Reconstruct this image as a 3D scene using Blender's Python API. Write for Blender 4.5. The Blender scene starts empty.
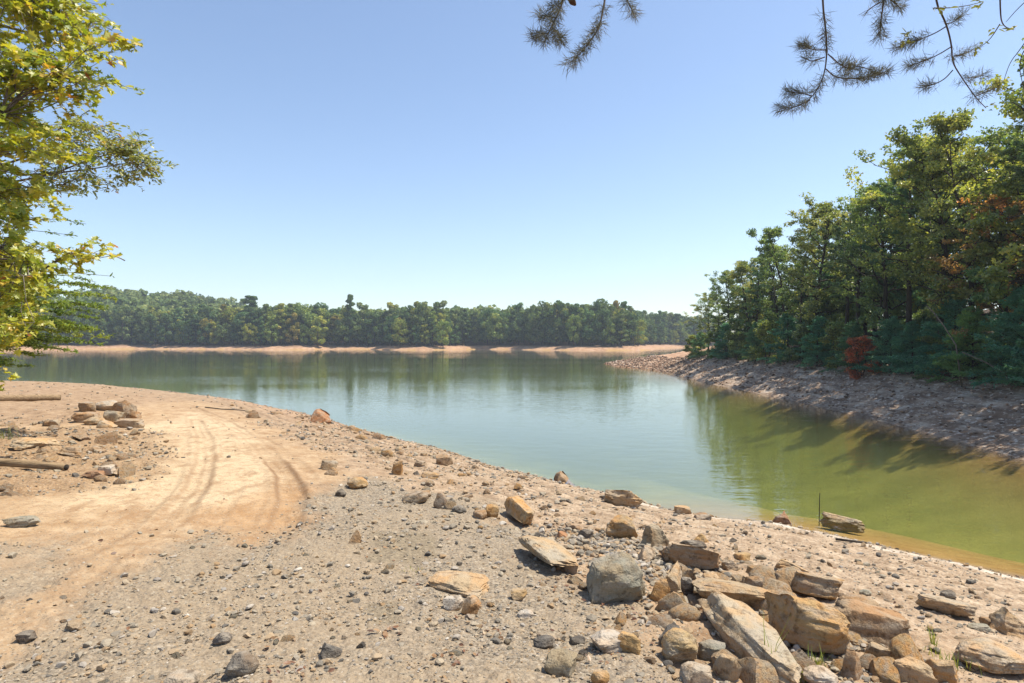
import bpy, math, random
import numpy as np
from mathutils import Vector

rng = np.random.default_rng(7)
random.seed(7)
S = bpy.context.scene
COL = S.collection
R = math.radians
EYE = 2.9            # camera height above the water (z = 0)
F = 22.0 / 36.0 * 1024

SUN_AZ, SUN_EL = 80.0, 64.0      # azimuth from the view direction (+Y) towards +X

# ------------------------------------------------------------------ noise
def _hash(ix, iy, iz, seed):
    h = (ix.astype(np.int64) * 374761393 + iy.astype(np.int64) * 668265263 + iz.astype(np.int64) * 2147483647 + seed * 974711) & 0xFFFFFFFF
    h = ((h ^ (h >> 13)) * 1274126177) & 0xFFFFFFFF
    h = ((h ^ (h >> 16)) * 2246822519) & 0xFFFFFFFF
    return ((h ^ (h >> 15)) & 0xFFFFFF) / float(0xFFFFFF)

def vnoise2(x, y, seed=0):
    ix, iy = np.floor(x), np.floor(y)
    fx, fy = x - ix, y - iy
    fx = fx * fx * (3 - 2 * fx); fy = fy * fy * (3 - 2 * fy)
    z = np.zeros_like(ix)
    a = _hash(ix, iy, z, seed); b = _hash(ix + 1, iy, z, seed)
    c = _hash(ix, iy + 1, z, seed); d = _hash(ix + 1, iy + 1, z, seed)
    return (a + (b - a) * fx) * (1 - fy) + (c + (d - c) * fx) * fy

def fbm2(x, y, octv=4, seed=0, gain=0.5):
    s = 0.0; amp = 1.0; tot = 0.0; ca, sa = math.cos(.6), math.sin(.6)
    for o in range(octv):
        s = s + amp * (vnoise2(x, y, seed + o * 17) * 2 - 1); tot += amp
        x, y = (x * ca - y * sa) * 2.03 + 3.1, (x * sa + y * ca) * 2.03 + 7.7
        amp *= gain
    return s / tot

def vnoise3(p, seed=0):
    i = np.floor(p); f = p - i; f = f * f * (3 - 2 * f)
    r = 0
    for dx in (0, 1):
        for dy in (0, 1):
            for dz in (0, 1):
                w = (f[:, 0] if dx else 1 - f[:, 0]) * (f[:, 1] if dy else 1 - f[:, 1]) * (f[:, 2] if dz else 1 - f[:, 2])
                r = r + w * _hash(i[:, 0] + dx, i[:, 1] + dy, i[:, 2] + dz, seed)
    return r

def sstep(a, b, x):
    t = np.clip((x - a) / (b - a), 0, 1)
    return t * t * (3 - 2 * t)

# ------------------------------------------------------------------ shore lines
def water_px(px, py):
    Y = EYE * F / (py - 341.5)
    return ((px - 512) / F * Y, Y)

NEAR = [(30, -26), (20, -10), (13.5, -1.0), (9.6, 4.0)] + [water_px(*p) for p in
        [(1080, 592), (1024, 580), (960, 567), (900, 553), (840, 538), (780, 526), (720, 518), (670, 508), (620, 494), (560, 481),
         (500, 466), (450, 452), (400, 440), (350, 426), (300, 411), (250, 402), (200, 396), (150, 391), (100, 389.5), (40, 388.5), (0, 387.5)]] + \
       [(-45, 43), (-75, 50), (-110, 60), (-150, 90), (-185, 140)]
FAR = [(-200, 185), (-176, 206), (-160, 224), (-140, 231), (-118, 226), (-97, 221), (-84, 214), (-72, 215), (-66, 226), (-52, 226), (-42, 214), (-30, 210), (-22, 214),
       (-16, 226), (-4, 224), (8, 212), (20, 204), (38, 203), (48, 207), (52, 226), (60, 262), (85, 300), (120, 300), (170, 290)]
RIGHT = [(190, 230), (120, 140), (70, 108), (36, 92), (22, 87.5)] + [water_px(*p) for p in
         [(606, 363.4), (612, 366), (650, 370.5), (690, 379), (725, 386), (760, 393.5), (800, 402), (850, 413), (885, 421), (920, 430), (970, 443), (1024, 458)]] + \
        [(12.6, 12.0), (14.0, 7.0), (19.0, -2.0), (30, -14)]

def poly_dist(x, y, pts):
    d = np.full(x.shape, 1e9)
    for (ax, ay), (bx, by) in zip(pts[:-1], pts[1:]):
        vx, vy = bx - ax, by - ay
        t = np.clip(((x - ax) * vx + (y - ay) * vy) / (vx * vx + vy * vy), 0, 1)
        d = np.minimum(d, (x - ax - t * vx) ** 2 + (y - ay - t * vy) ** 2)
    return np.sqrt(d)

LAKE = NEAR + FAR + RIGHT
def in_poly(x, y, pts):
    c = np.zeros(x.shape, bool)
    n = len(pts)
    for i in range(n):
        ax, ay = pts[i]; bx, by = pts[(i + 1) % n]
        if ay == by: continue
        m = ((ay > y) != (by > y)) & (x < (bx - ax) * (y - ay) / (by - ay) + ax)
        c ^= m
    return c

def shore(x, y):
    """signed distance to the water line (positive on land) and the weights of the three shores"""
    dn, df, dr = poly_dist(x, y, NEAR), poly_dist(x, y, FAR), poly_dist(x, y, RIGHT)
    dm = np.minimum(np.minimum(dn, df), dr)
    sg = np.where(in_poly(x, y, LAKE), -1.0, 1.0)
    k = 1.5 + 0.04 * dm
    w = [np.exp(-(q - dm) / k) for q in (dn, df, dr)]
    t = w[0] + w[1] + w[2]
    rad = np.hypot(x, y)
    amp = np.clip(0.02 * rad, 0.06, 1.6)
    wob = amp * fbm2(x / (amp * 9 + .2), y / (amp * 9 + .2), 3, 5) * np.exp(-dm / (amp * 8 + 1))
    return sg * dm + wob, w[0] / t, w[1] / t, w[2] / t

# pixel polygons -> ground polygons (smooth ground first, see below)
def height_smooth(x, y, full=False):
    d, wn, wf, wr = shore(x, y)
    dp = np.maximum(d, 0); dq = np.maximum(-d, 0)
    hn = 1.32 * (1 - np.exp(-dp / 5.6)) + 0.012 * np.clip(dp - 12, 0, 200)
    rtop = (0.36 - .15 * sstep(58, 70, y)) * np.minimum(dp, 4.6) + 0.16 * np.clip(dp - 4.6, 0, 30)
    hr = np.minimum(rtop, 7.0)
    hf = 0.21 * np.minimum(dp, 7.5) + np.clip(dp - 7.5, 0, 90) * (0.03 + 0.13 * sstep(-120, -185, x))
    dr_ = sstep(2, 8, x); un = -3.6 * (1 - np.exp(-dq / (11.0 + 11 * dr_))) - .16 * (1 - np.exp(-dq / .35)) * sstep(4.7, 2.2, x); ur = -3.2 * (1 - np.exp(-dq / 6.0)); uf = -4 * (1 - np.exp(-dq / 14.0))
    h = wn * (hn + un) + wf * (hf + uf) + wr * (hr + ur)
    if full:
        return h, d, wn, wf, wr
    return h

def unproject_smooth(px, py, fn=None):
    fn = fn or height_smooth
    t = np.geomspace(1.2, 420, 900)
    x = (px - 512) / F * t; z = EYE - (py - 341.5) / F * t
    g = z - fn(x, t)
    i = int(np.argmax(g < 0)) if (g < 0).any() else len(t) - 1
    i = max(i, 1)
    a = g[i - 1] / (g[i - 1] - g[i] + 1e-9)
    tt = t[i - 1] + a * (t[i] - t[i - 1])
    return ((px - 512) / F * tt, tt)

def gpoly(pts):
    return [unproject_smooth(*p) for p in pts]

def poly_mask(x, y, pts, soft, amp, scale, seed):
    """soft mask of a ground polygon with a ragged edge"""
    m = (x > -40) & (x < 20) & (y > 0) & (y < 50)
    out = np.zeros(x.shape)
    if not m.any(): return out
    xx, yy = x[m], y[m]
    d = poly_dist(xx, yy, pts + [pts[0]]) * np.where(in_poly(xx, yy, pts), 1, -1)
    d = d + amp * fbm2(xx / scale, yy / scale, 4, seed, 0.6)
    out[m] = sstep(-soft, soft, d)
    return out

SAND = gpoly([(-120, 430), (0, 425), (60, 428), (150, 402), (200, 402), (240, 412), (275, 430), (310, 448), (338, 462), (322, 490), (302, 520), (262, 556), (235, 560), (208, 540),
              (165, 536), (110, 556), (40, 560), (0, 548), (-120, 590)])
TRAIL = gpoly([(-60, 640), (0, 600), (70, 570), (130, 552), (170, 540), (150, 562), (100, 588), (40, 622), (0, 650), (-60, 690)])
GRAVEL = gpoly([(-200, 610), (0, 556), (60, 558), (110, 556), (165, 536), (208, 530), (262, 548), (300, 520), (318, 488), (350, 478), (420, 486), (500, 506), (560, 540), (600, 600), (650, 640), (720, 690), (720, 760),
                (-200, 760)])
ROUGH = gpoly([(-150, 436), (0, 436), (70, 428), (150, 430), (172, 448), (165, 474), (120, 490), (60, 496), (0, 500), (-150, 520)])
PALE = gpoly([(120, 430), (200, 412), (240, 425), (275, 470), (270, 505), (200, 510), (120, 505), (60, 500), (90, 455)])
ORANGE = gpoly([(200, 520), (300, 488), (308, 520), (262, 554), (225, 556)])
BURIED = [gpoly([(368, 532), (432, 532), (442, 555), (420, 563), (372, 560)]), gpoly([(366, 602), (400, 600), (404, 622), (372, 624)])]
RUTS = [[(232, 560), (262, 548), (284, 526), (293, 500), (287, 478), (268, 452), (243, 432), (216, 416), (186, 406)],
        [(262, 560), (296, 545), (312, 518), (316, 495), (306, 474), (286, 455), (262, 438)],
        [(60, 600), (110, 566), (150, 538), (178, 512), (198, 486), (206, 460), (205, 438), (196, 420)],
        [(20, 590), (70, 560), (120, 530), (152, 505), (172, 480), (182, 455), (183, 432)],
        [(180, 545), (215, 520), (232, 498), (238, 476), (232, 450), (220, 430)]]
RUTS = [[unproject_smooth(*p) for p in r] for r in RUTS]

def path_st(x, y, pts):
    """distance to a path and the length along it"""
    best = np.full(x.shape, 1e9); s = np.zeros(x.shape); acc = 0.0
    for (ax, ay), (bx, by) in zip(pts[:-1], pts[1:]):
        vx, vy = bx - ax, by - ay; L = math.hypot(vx, vy)
        t = np.clip(((x - ax) * vx + (y - ay) * vy) / (L * L), 0, 1)
        d = np.hypot(x - ax - t * vx, y - ay - t * vy)
        m = d < best
        best = np.where(m, d, best); s = np.where(m, acc + t * L, s); acc += L
    return best, s

def ground(x, y, zones=False):
    x = np.asarray(x, float); y = np.asarray(y, float)
    h, d, wn, wf, wr = height_smooth(x, y, True)
    rad = np.hypot(x, y)
    land = sstep(-0.3, 0.5, d)
    near = wn * sstep(60, 35, rad)
    sand = poly_mask(x, y, SAND, .42, .8, 1.0, 31) * near
    trail = poly_mask(x, y, TRAIL, .22, .3, .6, 37) * near
    grav = poly_mask(x, y, GRAVEL, .45, .9, .7, 41) * near
    grav = grav * (1 - .8 * trail)
    rough = poly_mask(x, y, ROUGH, .3, .7, 1.0, 39) * near
    sand = sand * (1 - .85 * rough)
    # lumps, from metre size down to hand size
    h = h + land * near * (0.05 * fbm2(x / 1.6, y / 1.6, 3, 51) + (0.036 - .022 * sand + .05 * rough) * fbm2(x / .34, y / .34, 4, 52, .62))
    fine = sstep(14, 7, rad) * near * (1 - .55 * sand)
    h = h + fine * 0.017 * fbm2(x / .065, y / .065, 3, 53, .6) * land
    # strand lines left by the falling water, parallel to the shore
    sl = near * sstep(-.1, .3, d) * sstep(4.6, 2.6, d) * (1 - sand)
    ph = d + .10 * fbm2(x / .5, y / .5, 3, 54)
    streak = (np.sin(ph * 2 * np.pi / .46) + .6 * np.sin(ph * 2 * np.pi / .19 + 1)) * (.3 + .9 * vnoise2(x / .5, y / .5, 55))
    h = h + sl * .017 * streak
    # wheel ruts with tread marks
    rut = np.zeros_like(x)
    m = (rad < 30) & (near > .5)
    if m.any():
        for k, p in enumerate(RUTS):
            dd, ss = path_st(x[m], y[m], p)
            w = (.16, .12, .14, .12, .10)[k]
            dd = dd + .03 * fbm2(ss * 1.3, ss * 0 + k, 2, 60)
            prof = np.exp(-(dd / w) ** 4)
            berm = np.exp(-((dd - w * 1.35) / (.35 * w)) ** 2)
            fade = (.15 + 1.0 * vnoise2(ss * .6, ss * 0 + k, 61)) * (1.0, .35, .9, .45, .25)[k]
            h[m] += fade * (-.032 * prof + .014 * berm + .010 * prof * np.sin(ss * 2 * np.pi / .11))
            rut[m] = np.maximum(rut[m], np.maximum(np.maximum(np.exp(-((dd - w) / .045) ** 2) * fade, np.exp(-((dd - w * 1.9) / .03) ** 2) * .35 * (1, .3, 1, .3, .2)[k] * vnoise2(ss * .8, ss * 0 + k, 62)), np.maximum(np.exp(-(dd / .03) ** 2) * .7 * (1, .3, 1, .3, .2)[k] * vnoise2(ss * .9, ss * 0 + k, 63), .30 * prof * fade * (.5 + .5 * np.cos(ss * 2 * np.pi / .2)))))
    # rough rilled clay on the right bank
    rb = wr * land
    h = h + rb * sstep(140, 60, rad) * (0.10 * fbm2(x / 1.3, y / 1.3, 4, 71, .6) + .07 * fbm2(x / .35, y / .8, 3, 72, .65) + .035 * np.sin(d * 2 * np.pi / .62 + 1.5 * fbm2(x / 1.2, y / 2.5, 2, 74))) * sstep(0, .8, d)
    h = h + (1 - near) * (1 - rb) * land * sstep(0, 6, d) * .14 * fbm2(x / 5, y / 5, 4, 73)
    # a bank hummock where old boulders sit on the left
    h = h + .16 * np.exp(-(((x + 11.2) / 1.3) ** 2 + ((y - 17.4) / 1.6) ** 2)) * near
    h = h + .12 * np.exp(-(((x + 9.5) / 2.2) ** 2 + ((y - 11.2) / 1.6) ** 2)) * near
    if not zones:
        return h
    pale = poly_mask(x, y, PALE, .4, .6, 1.1, 43) * near
    orange = poly_mask(x, y, ORANGE, .25, .5, .7, 44) * near
    slab = np.maximum(poly_mask(x, y, BURIED[0], .05, .12, .25, 45), poly_mask(x, y, BURIED[1], .04, .1, .2, 46))
    return h, d, near, wf, wr, sand, np.maximum(trail * .8, 0), grav, pale, orange, rut, slab, rough, streak * sl

def gz(x, y):
    return float(ground(np.array([float(x)]), np.array([float(y)]))[0])

def at(px, py):
    x, y = unproject_smooth(px, py, ground)
    return x, y, gz(x, y)

# ------------------------------------------------------------------ mesh helpers
def mesh_np(name, verts, faces, mats=None, mat_idx=None, rnd=None, smooth=False, vcols=None):
    """faces: list of int arrays (n,k); one mesh from numpy arrays; rnd: one random number per face"""
    me = bpy.data.meshes.new(name)
    verts = np.ascontiguousarray(verts, dtype=np.float32)
    me.vertices.add(len(verts)); me.vertices.foreach_set('co', verts.ravel())
    faces = [np.asarray(f, dtype=np.int32) for f in faces if len(f)]
    loops = np.concatenate([f.ravel() for f in faces])
    tot = np.concatenate([np.full(len(f), f.shape[1], np.int32) for f in faces])
    start = np.concatenate([[0], np.cumsum(tot)[:-1]]).astype(np.int32)
    me.loops.add(len(loops)); me.loops.foreach_set('vertex_index', loops)
    me.polygons.add(len(tot)); me.polygons.foreach_set('loop_start', start)
    try: me.polygons.foreach_set('loop_total', tot)
    except Exception: pass
    for m in (mats or []): me.materials.append(m)
    if mat_idx is not None: me.polygons.foreach_set('material_index', np.asarray(mat_idx, np.int32))
    me.polygons.foreach_set('use_smooth', np.full(len(tot), bool(smooth)))
    if rnd is not None:
        a = me.attributes.new('rnd', 'FLOAT', 'FACE'); a.data.foreach_set('value', np.asarray(rnd, np.float32))
    for nm, c in (vcols or {}).items():
        a = me.attributes.new(nm, 'FLOAT_COLOR', 'POINT'); a.data.foreach_set('color', np.ascontiguousarray(c, np.float32).ravel())
    me.update(); me.validate(clean_customdata=False)
    return me

def obj(name, me, parent=None, loc=None):
    o = bpy.data.objects.new(name, me); COL.objects.link(o)
    if parent is not None: o.parent = parent
    if loc is not None: o.location = loc
    return o

def tag(o, label=None, cat=None, group=None, kind=None):
    for k, v in (('label', label), ('category', cat), ('group', group), ('kind', kind)):
        if v: o[k] = v
    return o

def thing(name, label, cat, loc, group=None, rz=0.0):
    o = bpy.data.objects.new(name, None); COL.objects.link(o)
    o.empty_display_size = .2
    o.location = loc; o.rotation_euler = (0, 0, rz)
    return tag(o, label, cat, group)

class Tubes:
    def __init__(s): s.v = []; s.f = []; s.n = 0
    def add(s, pts, rad, sides=6):
        pts = np.asarray(pts, float); n = len(pts)
        rad = np.broadcast_to(np.asarray(rad, float), (n,))
        t = np.gradient(pts, axis=0); t /= np.linalg.norm(t, axis=1)[:, None] + 1e-9
        ref = np.array([0.31, 0.17, 1.0]) if abs(t[0][2]) < .8 else np.array([1.0, .2, .1])
        u = np.cross(t, ref); u /= np.linalg.norm(u, axis=1)[:, None] + 1e-9
        w = np.cross(t, u)
        a = np.arange(sides) * 2 * np.pi / sides
        ring = pts[:, None, :] + rad[:, None, None] * (np.cos(a)[None, :, None] * u[:, None, :] + np.sin(a)[None, :, None] * w[:, None, :])
        s.v.append(ring.reshape(-1, 3))
        i = np.arange(n - 1)[:, None] * sides; j = np.arange(sides)[None, :]; k = (j + 1) % sides
        q = np.stack([i + j, i + k, i + sides + k, i + sides + j], -1).reshape(-1, 4) + s.n
        s.f.append(q); s.n += n * sides
        if rad[-1] > .01:   # close a blunt end
            s.v.append(pts[-1:]); c = s.n; s.n += 1
            b = c - sides
            s.f.append(np.stack([b + j[0], b + k[0], np.full(sides, c), np.full(sides, c)], -1))
    def arrays(s):
        f = np.concatenate(s.f); tri = f[f[:, 2] == f[:, 3]][:, :3]; quad = f[f[:, 2] != f[:, 3]]
        return np.concatenate(s.v), [quad, tri] if len(tri) else [quad]
    def mesh(s, name, mat):
        v, f = s.arrays()
        return mesh_np(name, v, f, [mat], smooth=True)

# ------------------------------------------------------------------ materials
class NT:
    def __init__(s, name):
        s.m = bpy.data.materials.new(name); s.m.use_nodes = True
        s.t = s.m.node_tree; s.t.nodes.clear()
        s.out = s.t.nodes.new('ShaderNodeOutputMaterial')
    def n(s, typ, **kw):
        nd = s.t.nodes.new(typ)
        for k, v in kw.items():
            if k.startswith('in_'): s.set(nd.inputs[k[3:].replace('_', ' ')], v)
            else: setattr(nd, k, v)
        return nd
    def set(s, sock, v):
        if isinstance(v, bpy.types.NodeSocket): s.t.links.new(v, sock)
        else: sock.default_value = v
    def noise(s, scale, detail=4, rough=.55, vec=None, dist=0.0):
        nd = s.n('ShaderNodeTexNoise'); nd.inputs['Scale'].default_value = scale; nd.inputs['Detail'].default_value = detail
        nd.inputs['Roughness'].default_value = rough; nd.inputs['Distortion'].default_value = dist
        if vec is not None: s.set(nd.inputs['Vector'], vec)
        return nd.outputs['Fac']
    def ramp(s, fac, stops, interp='LINEAR'):
        nd = s.n('ShaderNodeValToRGB'); s.set(nd.inputs['Fac'], fac); cr = nd.color_ramp; cr.interpolation = interp
        while len(cr.elements) < len(stops): cr.elements.new(.5)
        for e, (p, c) in zip(cr.elements, stops):
            e.position = p; e.color = c if len(c) == 4 else (*c, 1)
        return nd.outputs['Color']
    def mix(s, fac, a, b, mode='MIX'):
        nd = s.n('ShaderNodeMix', data_type='RGBA', blend_type=mode)
        s.set(nd.inputs[0], fac)
        for i, v in ((6, a), (7, b)):
            if isinstance(v, tuple) and len(v) == 3: v = (*v, 1)
            s.set(nd.inputs[i], v)
        return nd.outputs[2]
    def math(s, op, a, b=None, c=None):
        nd = s.n('ShaderNodeMath', operation=op)
        s.set(nd.inputs[0], a)
        if b is not None: s.set(nd.inputs[1], b)
        if c is not None: s.set(nd.inputs[2], c)
        return nd.outputs[0]
    def mapping(s, vec, scale=(1, 1, 1), rot=(0, 0, 0)):
        nd = s.n('ShaderNodeMapping'); s.set(nd.inputs['Vector'], vec); nd.inputs['Scale'].default_value = scale; nd.inputs['Rotation'].default_value = rot
        return nd.outputs['Vector']
    def bump(s, h, strength, dist, normal=None):
        nd = s.n('ShaderNodeBump'); nd.inputs['Strength'].default_value = strength; nd.inputs['Distance'].default_value = dist
        s.set(nd.inputs['Height'], h)
        if normal is not None: s.set(nd.inputs['Normal'], normal)
        return nd.outputs['Normal']
    def done(s, shader):
        s.t.links.new(shader, s.out.inputs['Surface']); return s.m

def ground_mat():
    t = NT('ground_soil')
    pos = t.n('ShaderNodeNewGeometry').outputs['Position']
    def attr(nm):
        a = t.n('ShaderNodeAttribute', attribute_name=nm); sp = t.n('ShaderNodeSeparateColor'); t.set(sp.inputs[0], a.outputs['Color'])
        return sp.outputs['Red'], sp.outputs['Green'], sp.outputs['Blue'], a.outputs['Alpha']
    sand, grav, pale, orange = attr('zone_a')
    litter, clay, wet, slab = attr('zone_b')
    strand, rut, bank, bed = attr('zone_c'); rough, streak, deep, scum = attr('zone_d')
    n1 = t.noise(.55, 5, .6, pos); n2 = t.noise(4.0, 5, .6, pos); n3 = t.noise(26, 4, .6, pos); n4 = t.noise(110, 2, .6, pos)
    base = t.ramp(n2, [(.3, (.24, .15, .085)), (.5, (.36, .24, .145)), (.7, (.46, .325, .21))])
    # pale crusted soil down by the water
    strc = t.ramp(t.math('ADD', t.math('MULTIPLY', n2, .5), t.math('MULTIPLY', n3, .5)), [(.38, (.24, .165, .105)), (.5, (.42, .31, .215)), (.62, (.56, .445, .33))])
    base = t.mix(strand, base, strc)
    base = t.mix(t.math('MULTIPLY', streak, .75), base, (.20, .135, .085))
    base = t.mix(t.math('MULTIPLY', scum, .85), base, (.78, .72, .64))
    base = t.mix(t.math('MULTIPLY', rough, .8), base, t.ramp(n3, [(.35, (.15, .085, .045)), (.5, (.30, .19, .105)), (.66, (.46, .33, .21))]))
    sandc = t.ramp(n2, [(.3, (.36, .23, .125)), (.5, (.47, .33, .20)), (.72, (.57, .425, .28))])
    base = t.mix(sand, base, sandc)
    base = t.mix(t.math('MULTIPLY', pale, t.math('MULTIPLY', n1, 1.5)), base, (.64, .50, .335))
    base = t.mix(t.math('MULTIPLY', sand, t.ramp(t.noise(2.2, 6, .68, t.mapping(pos, (1.6, .7, 1))), [(.5, (0, 0, 0)), (.64, (.7, .7, .7))])), base, (.33, .20, .105))
    base = t.mix(t.math('MULTIPLY', orange, .4), base, (.42, .225, .09))
    base = t.mix(t.math('MULTIPLY', rut, .75), base, (.21, .115, .055))
    # grey gravel: cells with a stone colour each
    def cells(scale):
        v = t.n('ShaderNodeTexVoronoi'); v.inputs['Scale'].default_value = scale
        t.set(v.inputs['Vector'], pos); v.inputs['Randomness'].default_value = 1
        sp = t.n('ShaderNodeSeparateColor'); t.set(sp.inputs[0], v.outputs['Color'])
        return v.outputs['Distance'], sp.outputs['Red'], sp.outputs['Green']
    dA, rA, gA = cells(34); dB, rB, gB = cells(75)
    stones = [(0, (.05, .047, .042)), (.2, (.15, .135, .115)), (.45, (.27, .24, .195)), (.65, (.37, .32, .25)), (.85, (.33, .24, .145)), (1, (.56, .52, .45))]
    gA_c = t.ramp(rA, stones); gB_c = t.ramp(rB, stones)
    gc = t.mix(.5, gA_c, gB_c)
    gc = t.mix(t.ramp(n1, [(.38, (0, 0, 0)), (.58, (.8, .8, .8))]), gc, t.ramp(n3, [(.3, (.24, .185, .13)), (.7, (.42, .345, .25))]))
    base = t.mix(t.math('MULTIPLY', grav, .85), base, gc)
    speck = t.math('GREATER_THAN', gB, .80)
    base = t.mix(t.math('MULTIPLY', speck, .45), base, gB_c)
    base = t.mix(slab, base, t.ramp(n3, [(.3, (.17, .135, .095)), (.7, (.33, .27, .19))]))
    # right bank: greyish pink clay, red clay on the point and the far shore, litter under the trees
    bk = t.ramp(t.noise(1.6, 6, .65, t.mapping(pos, (1, .5, 1))), [(.3, (.15, .095, .062)), (.46, (.30, .205, .145)), (.57, (.47, .36, .275)), (.70, (.66, .56, .45))])
    sx = t.n('ShaderNodeSeparateXYZ'); t.set(sx.inputs[0], pos)
    terr = t.noise(1, 4, .65, t.mapping(pos, (.45, .28, 11)))
    bk = t.mix(t.ramp(terr, [(.46, (0, 0, 0)), (.60, (.6, .6, .6))]), bk, (.17, .115, .08))
    bk = t.mix(t.ramp(t.noise(5.5, 5, .7, pos), [(.52, (0, 0, 0)), (.68, (.6, .6, .6))]), bk, (.14, .10, .07))
    bk = t.mix(t.ramp(t.noise(9, 3, .7, t.mapping(pos, (1, .5, 1))), [(.54, (0, 0, 0)), (.66, (.9, .9, .9))]), bk, (.68, .60, .52))
    base = t.mix(bank, base, bk)
    base = t.mix(clay, base, t.ramp(t.noise(.9, 5, .65, pos), [(.3, (.28, .15, .09)), (.5, (.44, .27, .17)), (.7, (.58, .42, .31))]))
    base = t.mix(litter, base, t.ramp(n2, [(.35, (.045, .03, .02)), (.65, (.12, .075, .045))]))
    # lake bed: silt, a little algae
    base = t.mix(bed, base, t.mix(deep, t.ramp(n2, [(.35, (.36, .215, .07)), (.65, (.50, .33, .13))]), t.ramp(t.noise(.7, 4, .6, pos), [(.35, (.36, .33, .11)), (.65, (.55, .48, .19))])))
    base = t.mix(t.math('MULTIPLY', t.math('SUBTRACT', n4, .5), .9), base, t.mix(1, base, (.35, .35, .35), 'MULTIPLY'))
    base = t.mix(t.math('MULTIPLY', wet, .85), base, t.mix(1, base, (.42, .38, .34), 'MULTIPLY'))
    n5 = t.noise(9, 5, .7, pos, .6)
    base = t.mix(t.math('MULTIPLY', sand, t.ramp(n5, [(.52, (0, 0, 0)), (.62, (.55, .55, .55))])), base, (.30, .18, .095))
    hgt = t.math('ADD', t.math('ADD', t.math('MULTIPLY', n3, .6), t.math('MULTIPLY', n5, 1.6)), t.math('MULTIPLY', n4, .35))
    hgt = t.math('ADD', hgt, t.math('MULTIPLY', t.math('MULTIPLY', t.math('SUBTRACT', .6, dA), grav), .8))
    base = t.mix(1, base, (.85, .83, .785), 'MULTIPLY')
    b = t.n('ShaderNodeBsdfPrincipled')
    t.set(b.inputs['Base Color'], base); b.inputs['Specular IOR Level'].default_value = .25
    t.set(b.inputs['Roughness'], t.math('SUBTRACT', .95, t.math('MULTIPLY', wet, .4)))
    t.set(b.inputs['Normal'], t.bump(hgt, .7, .02))
    return t.done(b.outputs[0])

def rock_mat(name='rock_stone'):
    """stone with object colour, stained patches, pits and fine grain, in object space"""
    t = NT(name)
    co = t.n('ShaderNodeTexCoord').outputs['Object']
    inf = t.n('ShaderNodeObjectInfo')
    off = t.n('ShaderNodeVectorMath', operation='ADD'); t.set(off.inputs[0], co)
    rr = t.n('ShaderNodeCombineXYZ'); 
    for i in range(3): t.set(rr.inputs[i], t.math('MULTIPLY', inf.outputs['Random'], 17.0 + 9 * i))
    t.set(off.inputs[1], rr.outputs[0]); v = off.outputs[0]
    col = inf.outputs['Color']
    n1 = t.noise(3.2, 5, .6, v, .4); n2 = t.noise(14, 6, .65, v); n3 = t.noise(60, 4, .65, v)
    c = t.mix(t.ramp(n1, [(.42, (0, 0, 0)), (.56, (1, 1, 1))]), col, t.mix(1, col, (1.14, .95, .77), 'MULTIPLY'))
    c = t.mix(t.ramp(t.noise(5.5, 4, .6, t.mapping(v, (1, 1, 2.6))), [(.5, (0, 0, 0)), (.62, (.65, .65, .65))]), c, t.mix(.5, col, (.52, .43, .32)))
    c = t.mix(t.ramp(t.noise(2.6, 6, .7, t.mapping(v, (.6, 1.4, 3.2))), [(.50, (0, 0, 0)), (.60, (.55, .55, .55))]), c, (.40, .35, .28))
    c = t.mix(t.ramp(n2, [(.34, (.85, .85, .85)), (.47, (0, 0, 0))]), c, t.mix(1, c, (.38, .34, .30), 'MULTIPLY'))
    c = t.mix(t.math('MULTIPLY', n3, .7), c, t.mix(1, c, (.55, .55, .55), 'MULTIPLY'))
    b = t.n('ShaderNodeBsdfPrincipled'); t.set(b.inputs['Base Color'], c)
    b.inputs['Roughness'].default_value = .9; b.inputs['Specular IOR Level'].default_value = .25
    hh = t.math('ADD', t.math('MULTIPLY', n2, .7), t.math('MULTIPLY', n3, .3))
    t.set(b.inputs['Normal'], t.bump(hh, 1.0, .045))
    return t.done(b.outputs[0])

def pebble_mat():
    t = NT('gravel_stone')
    a = t.n('ShaderNodeAttribute', attribute_name='rnd')
    c = t.ramp(a.outputs['Fac'], [(0, (.10, .09, .08)), (.06, (.18, .16, .13)), (.22, (.28, .24, .185)), (.48, (.37, .31, .225)), (.68, (.37, .265, .16)), (.80, (.31, .20, .105)),
                                  (.86, (.28, .255, .225)), (.96, (.40, .34, .27)), (1, (.52, .47, .40))])
    n = t.noise(120, 3, .6, t.n('ShaderNodeNewGeometry').outputs['Position'])
    c = t.mix(t.math('MULTIPLY', n, .6), c, t.mix(1, c, (.6, .58, .55), 'MULTIPLY'))
    b = t.n('ShaderNodeBsdfPrincipled'); t.set(b.inputs['Base Color'], c); b.inputs['Roughness'].default_value = .9; b.inputs['Specular IOR Level'].default_value = .25
    t.set(b.inputs['Normal'], t.bump(n, .5, .01))
    return t.done(b.outputs[0])

def leaf_mat(name, stops, trans=.4, gloss=.06):
    t = NT(name)
    a = t.n('ShaderNodeAttribute', attribute_name='rnd')
    c = t.ramp(a.outputs['Fac'], stops)
    c = t.mix(1, c, t.n('ShaderNodeObjectInfo').outputs['Color'], 'MULTIPLY')
    d = t.n('ShaderNodeBsdfDiffuse'); t.set(d.inputs['Color'], c)
    tr = t.n('ShaderNodeBsdfTranslucent'); t.set(tr.inputs['Color'], t.mix(1, c, (1.15, 1.1, .55), 'MULTIPLY'))
    g = t.n('ShaderNodeBsdfGlossy'); g.inputs['Roughness'].default_value = .45
    m = t.n('ShaderNodeMixShader'); m.inputs[0].default_value = trans; t.set(m.inputs[1], d.outputs[0]); t.set(m.inputs[2], tr.outputs[0])
    m2 = t.n('ShaderNodeMixShader'); m2.inputs[0].default_value = gloss; t.set(m2.inputs[1], m.outputs[0]); t.set(m2.inputs[2], g.outputs[0])
    return t.done(m2.outputs[0])

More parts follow.
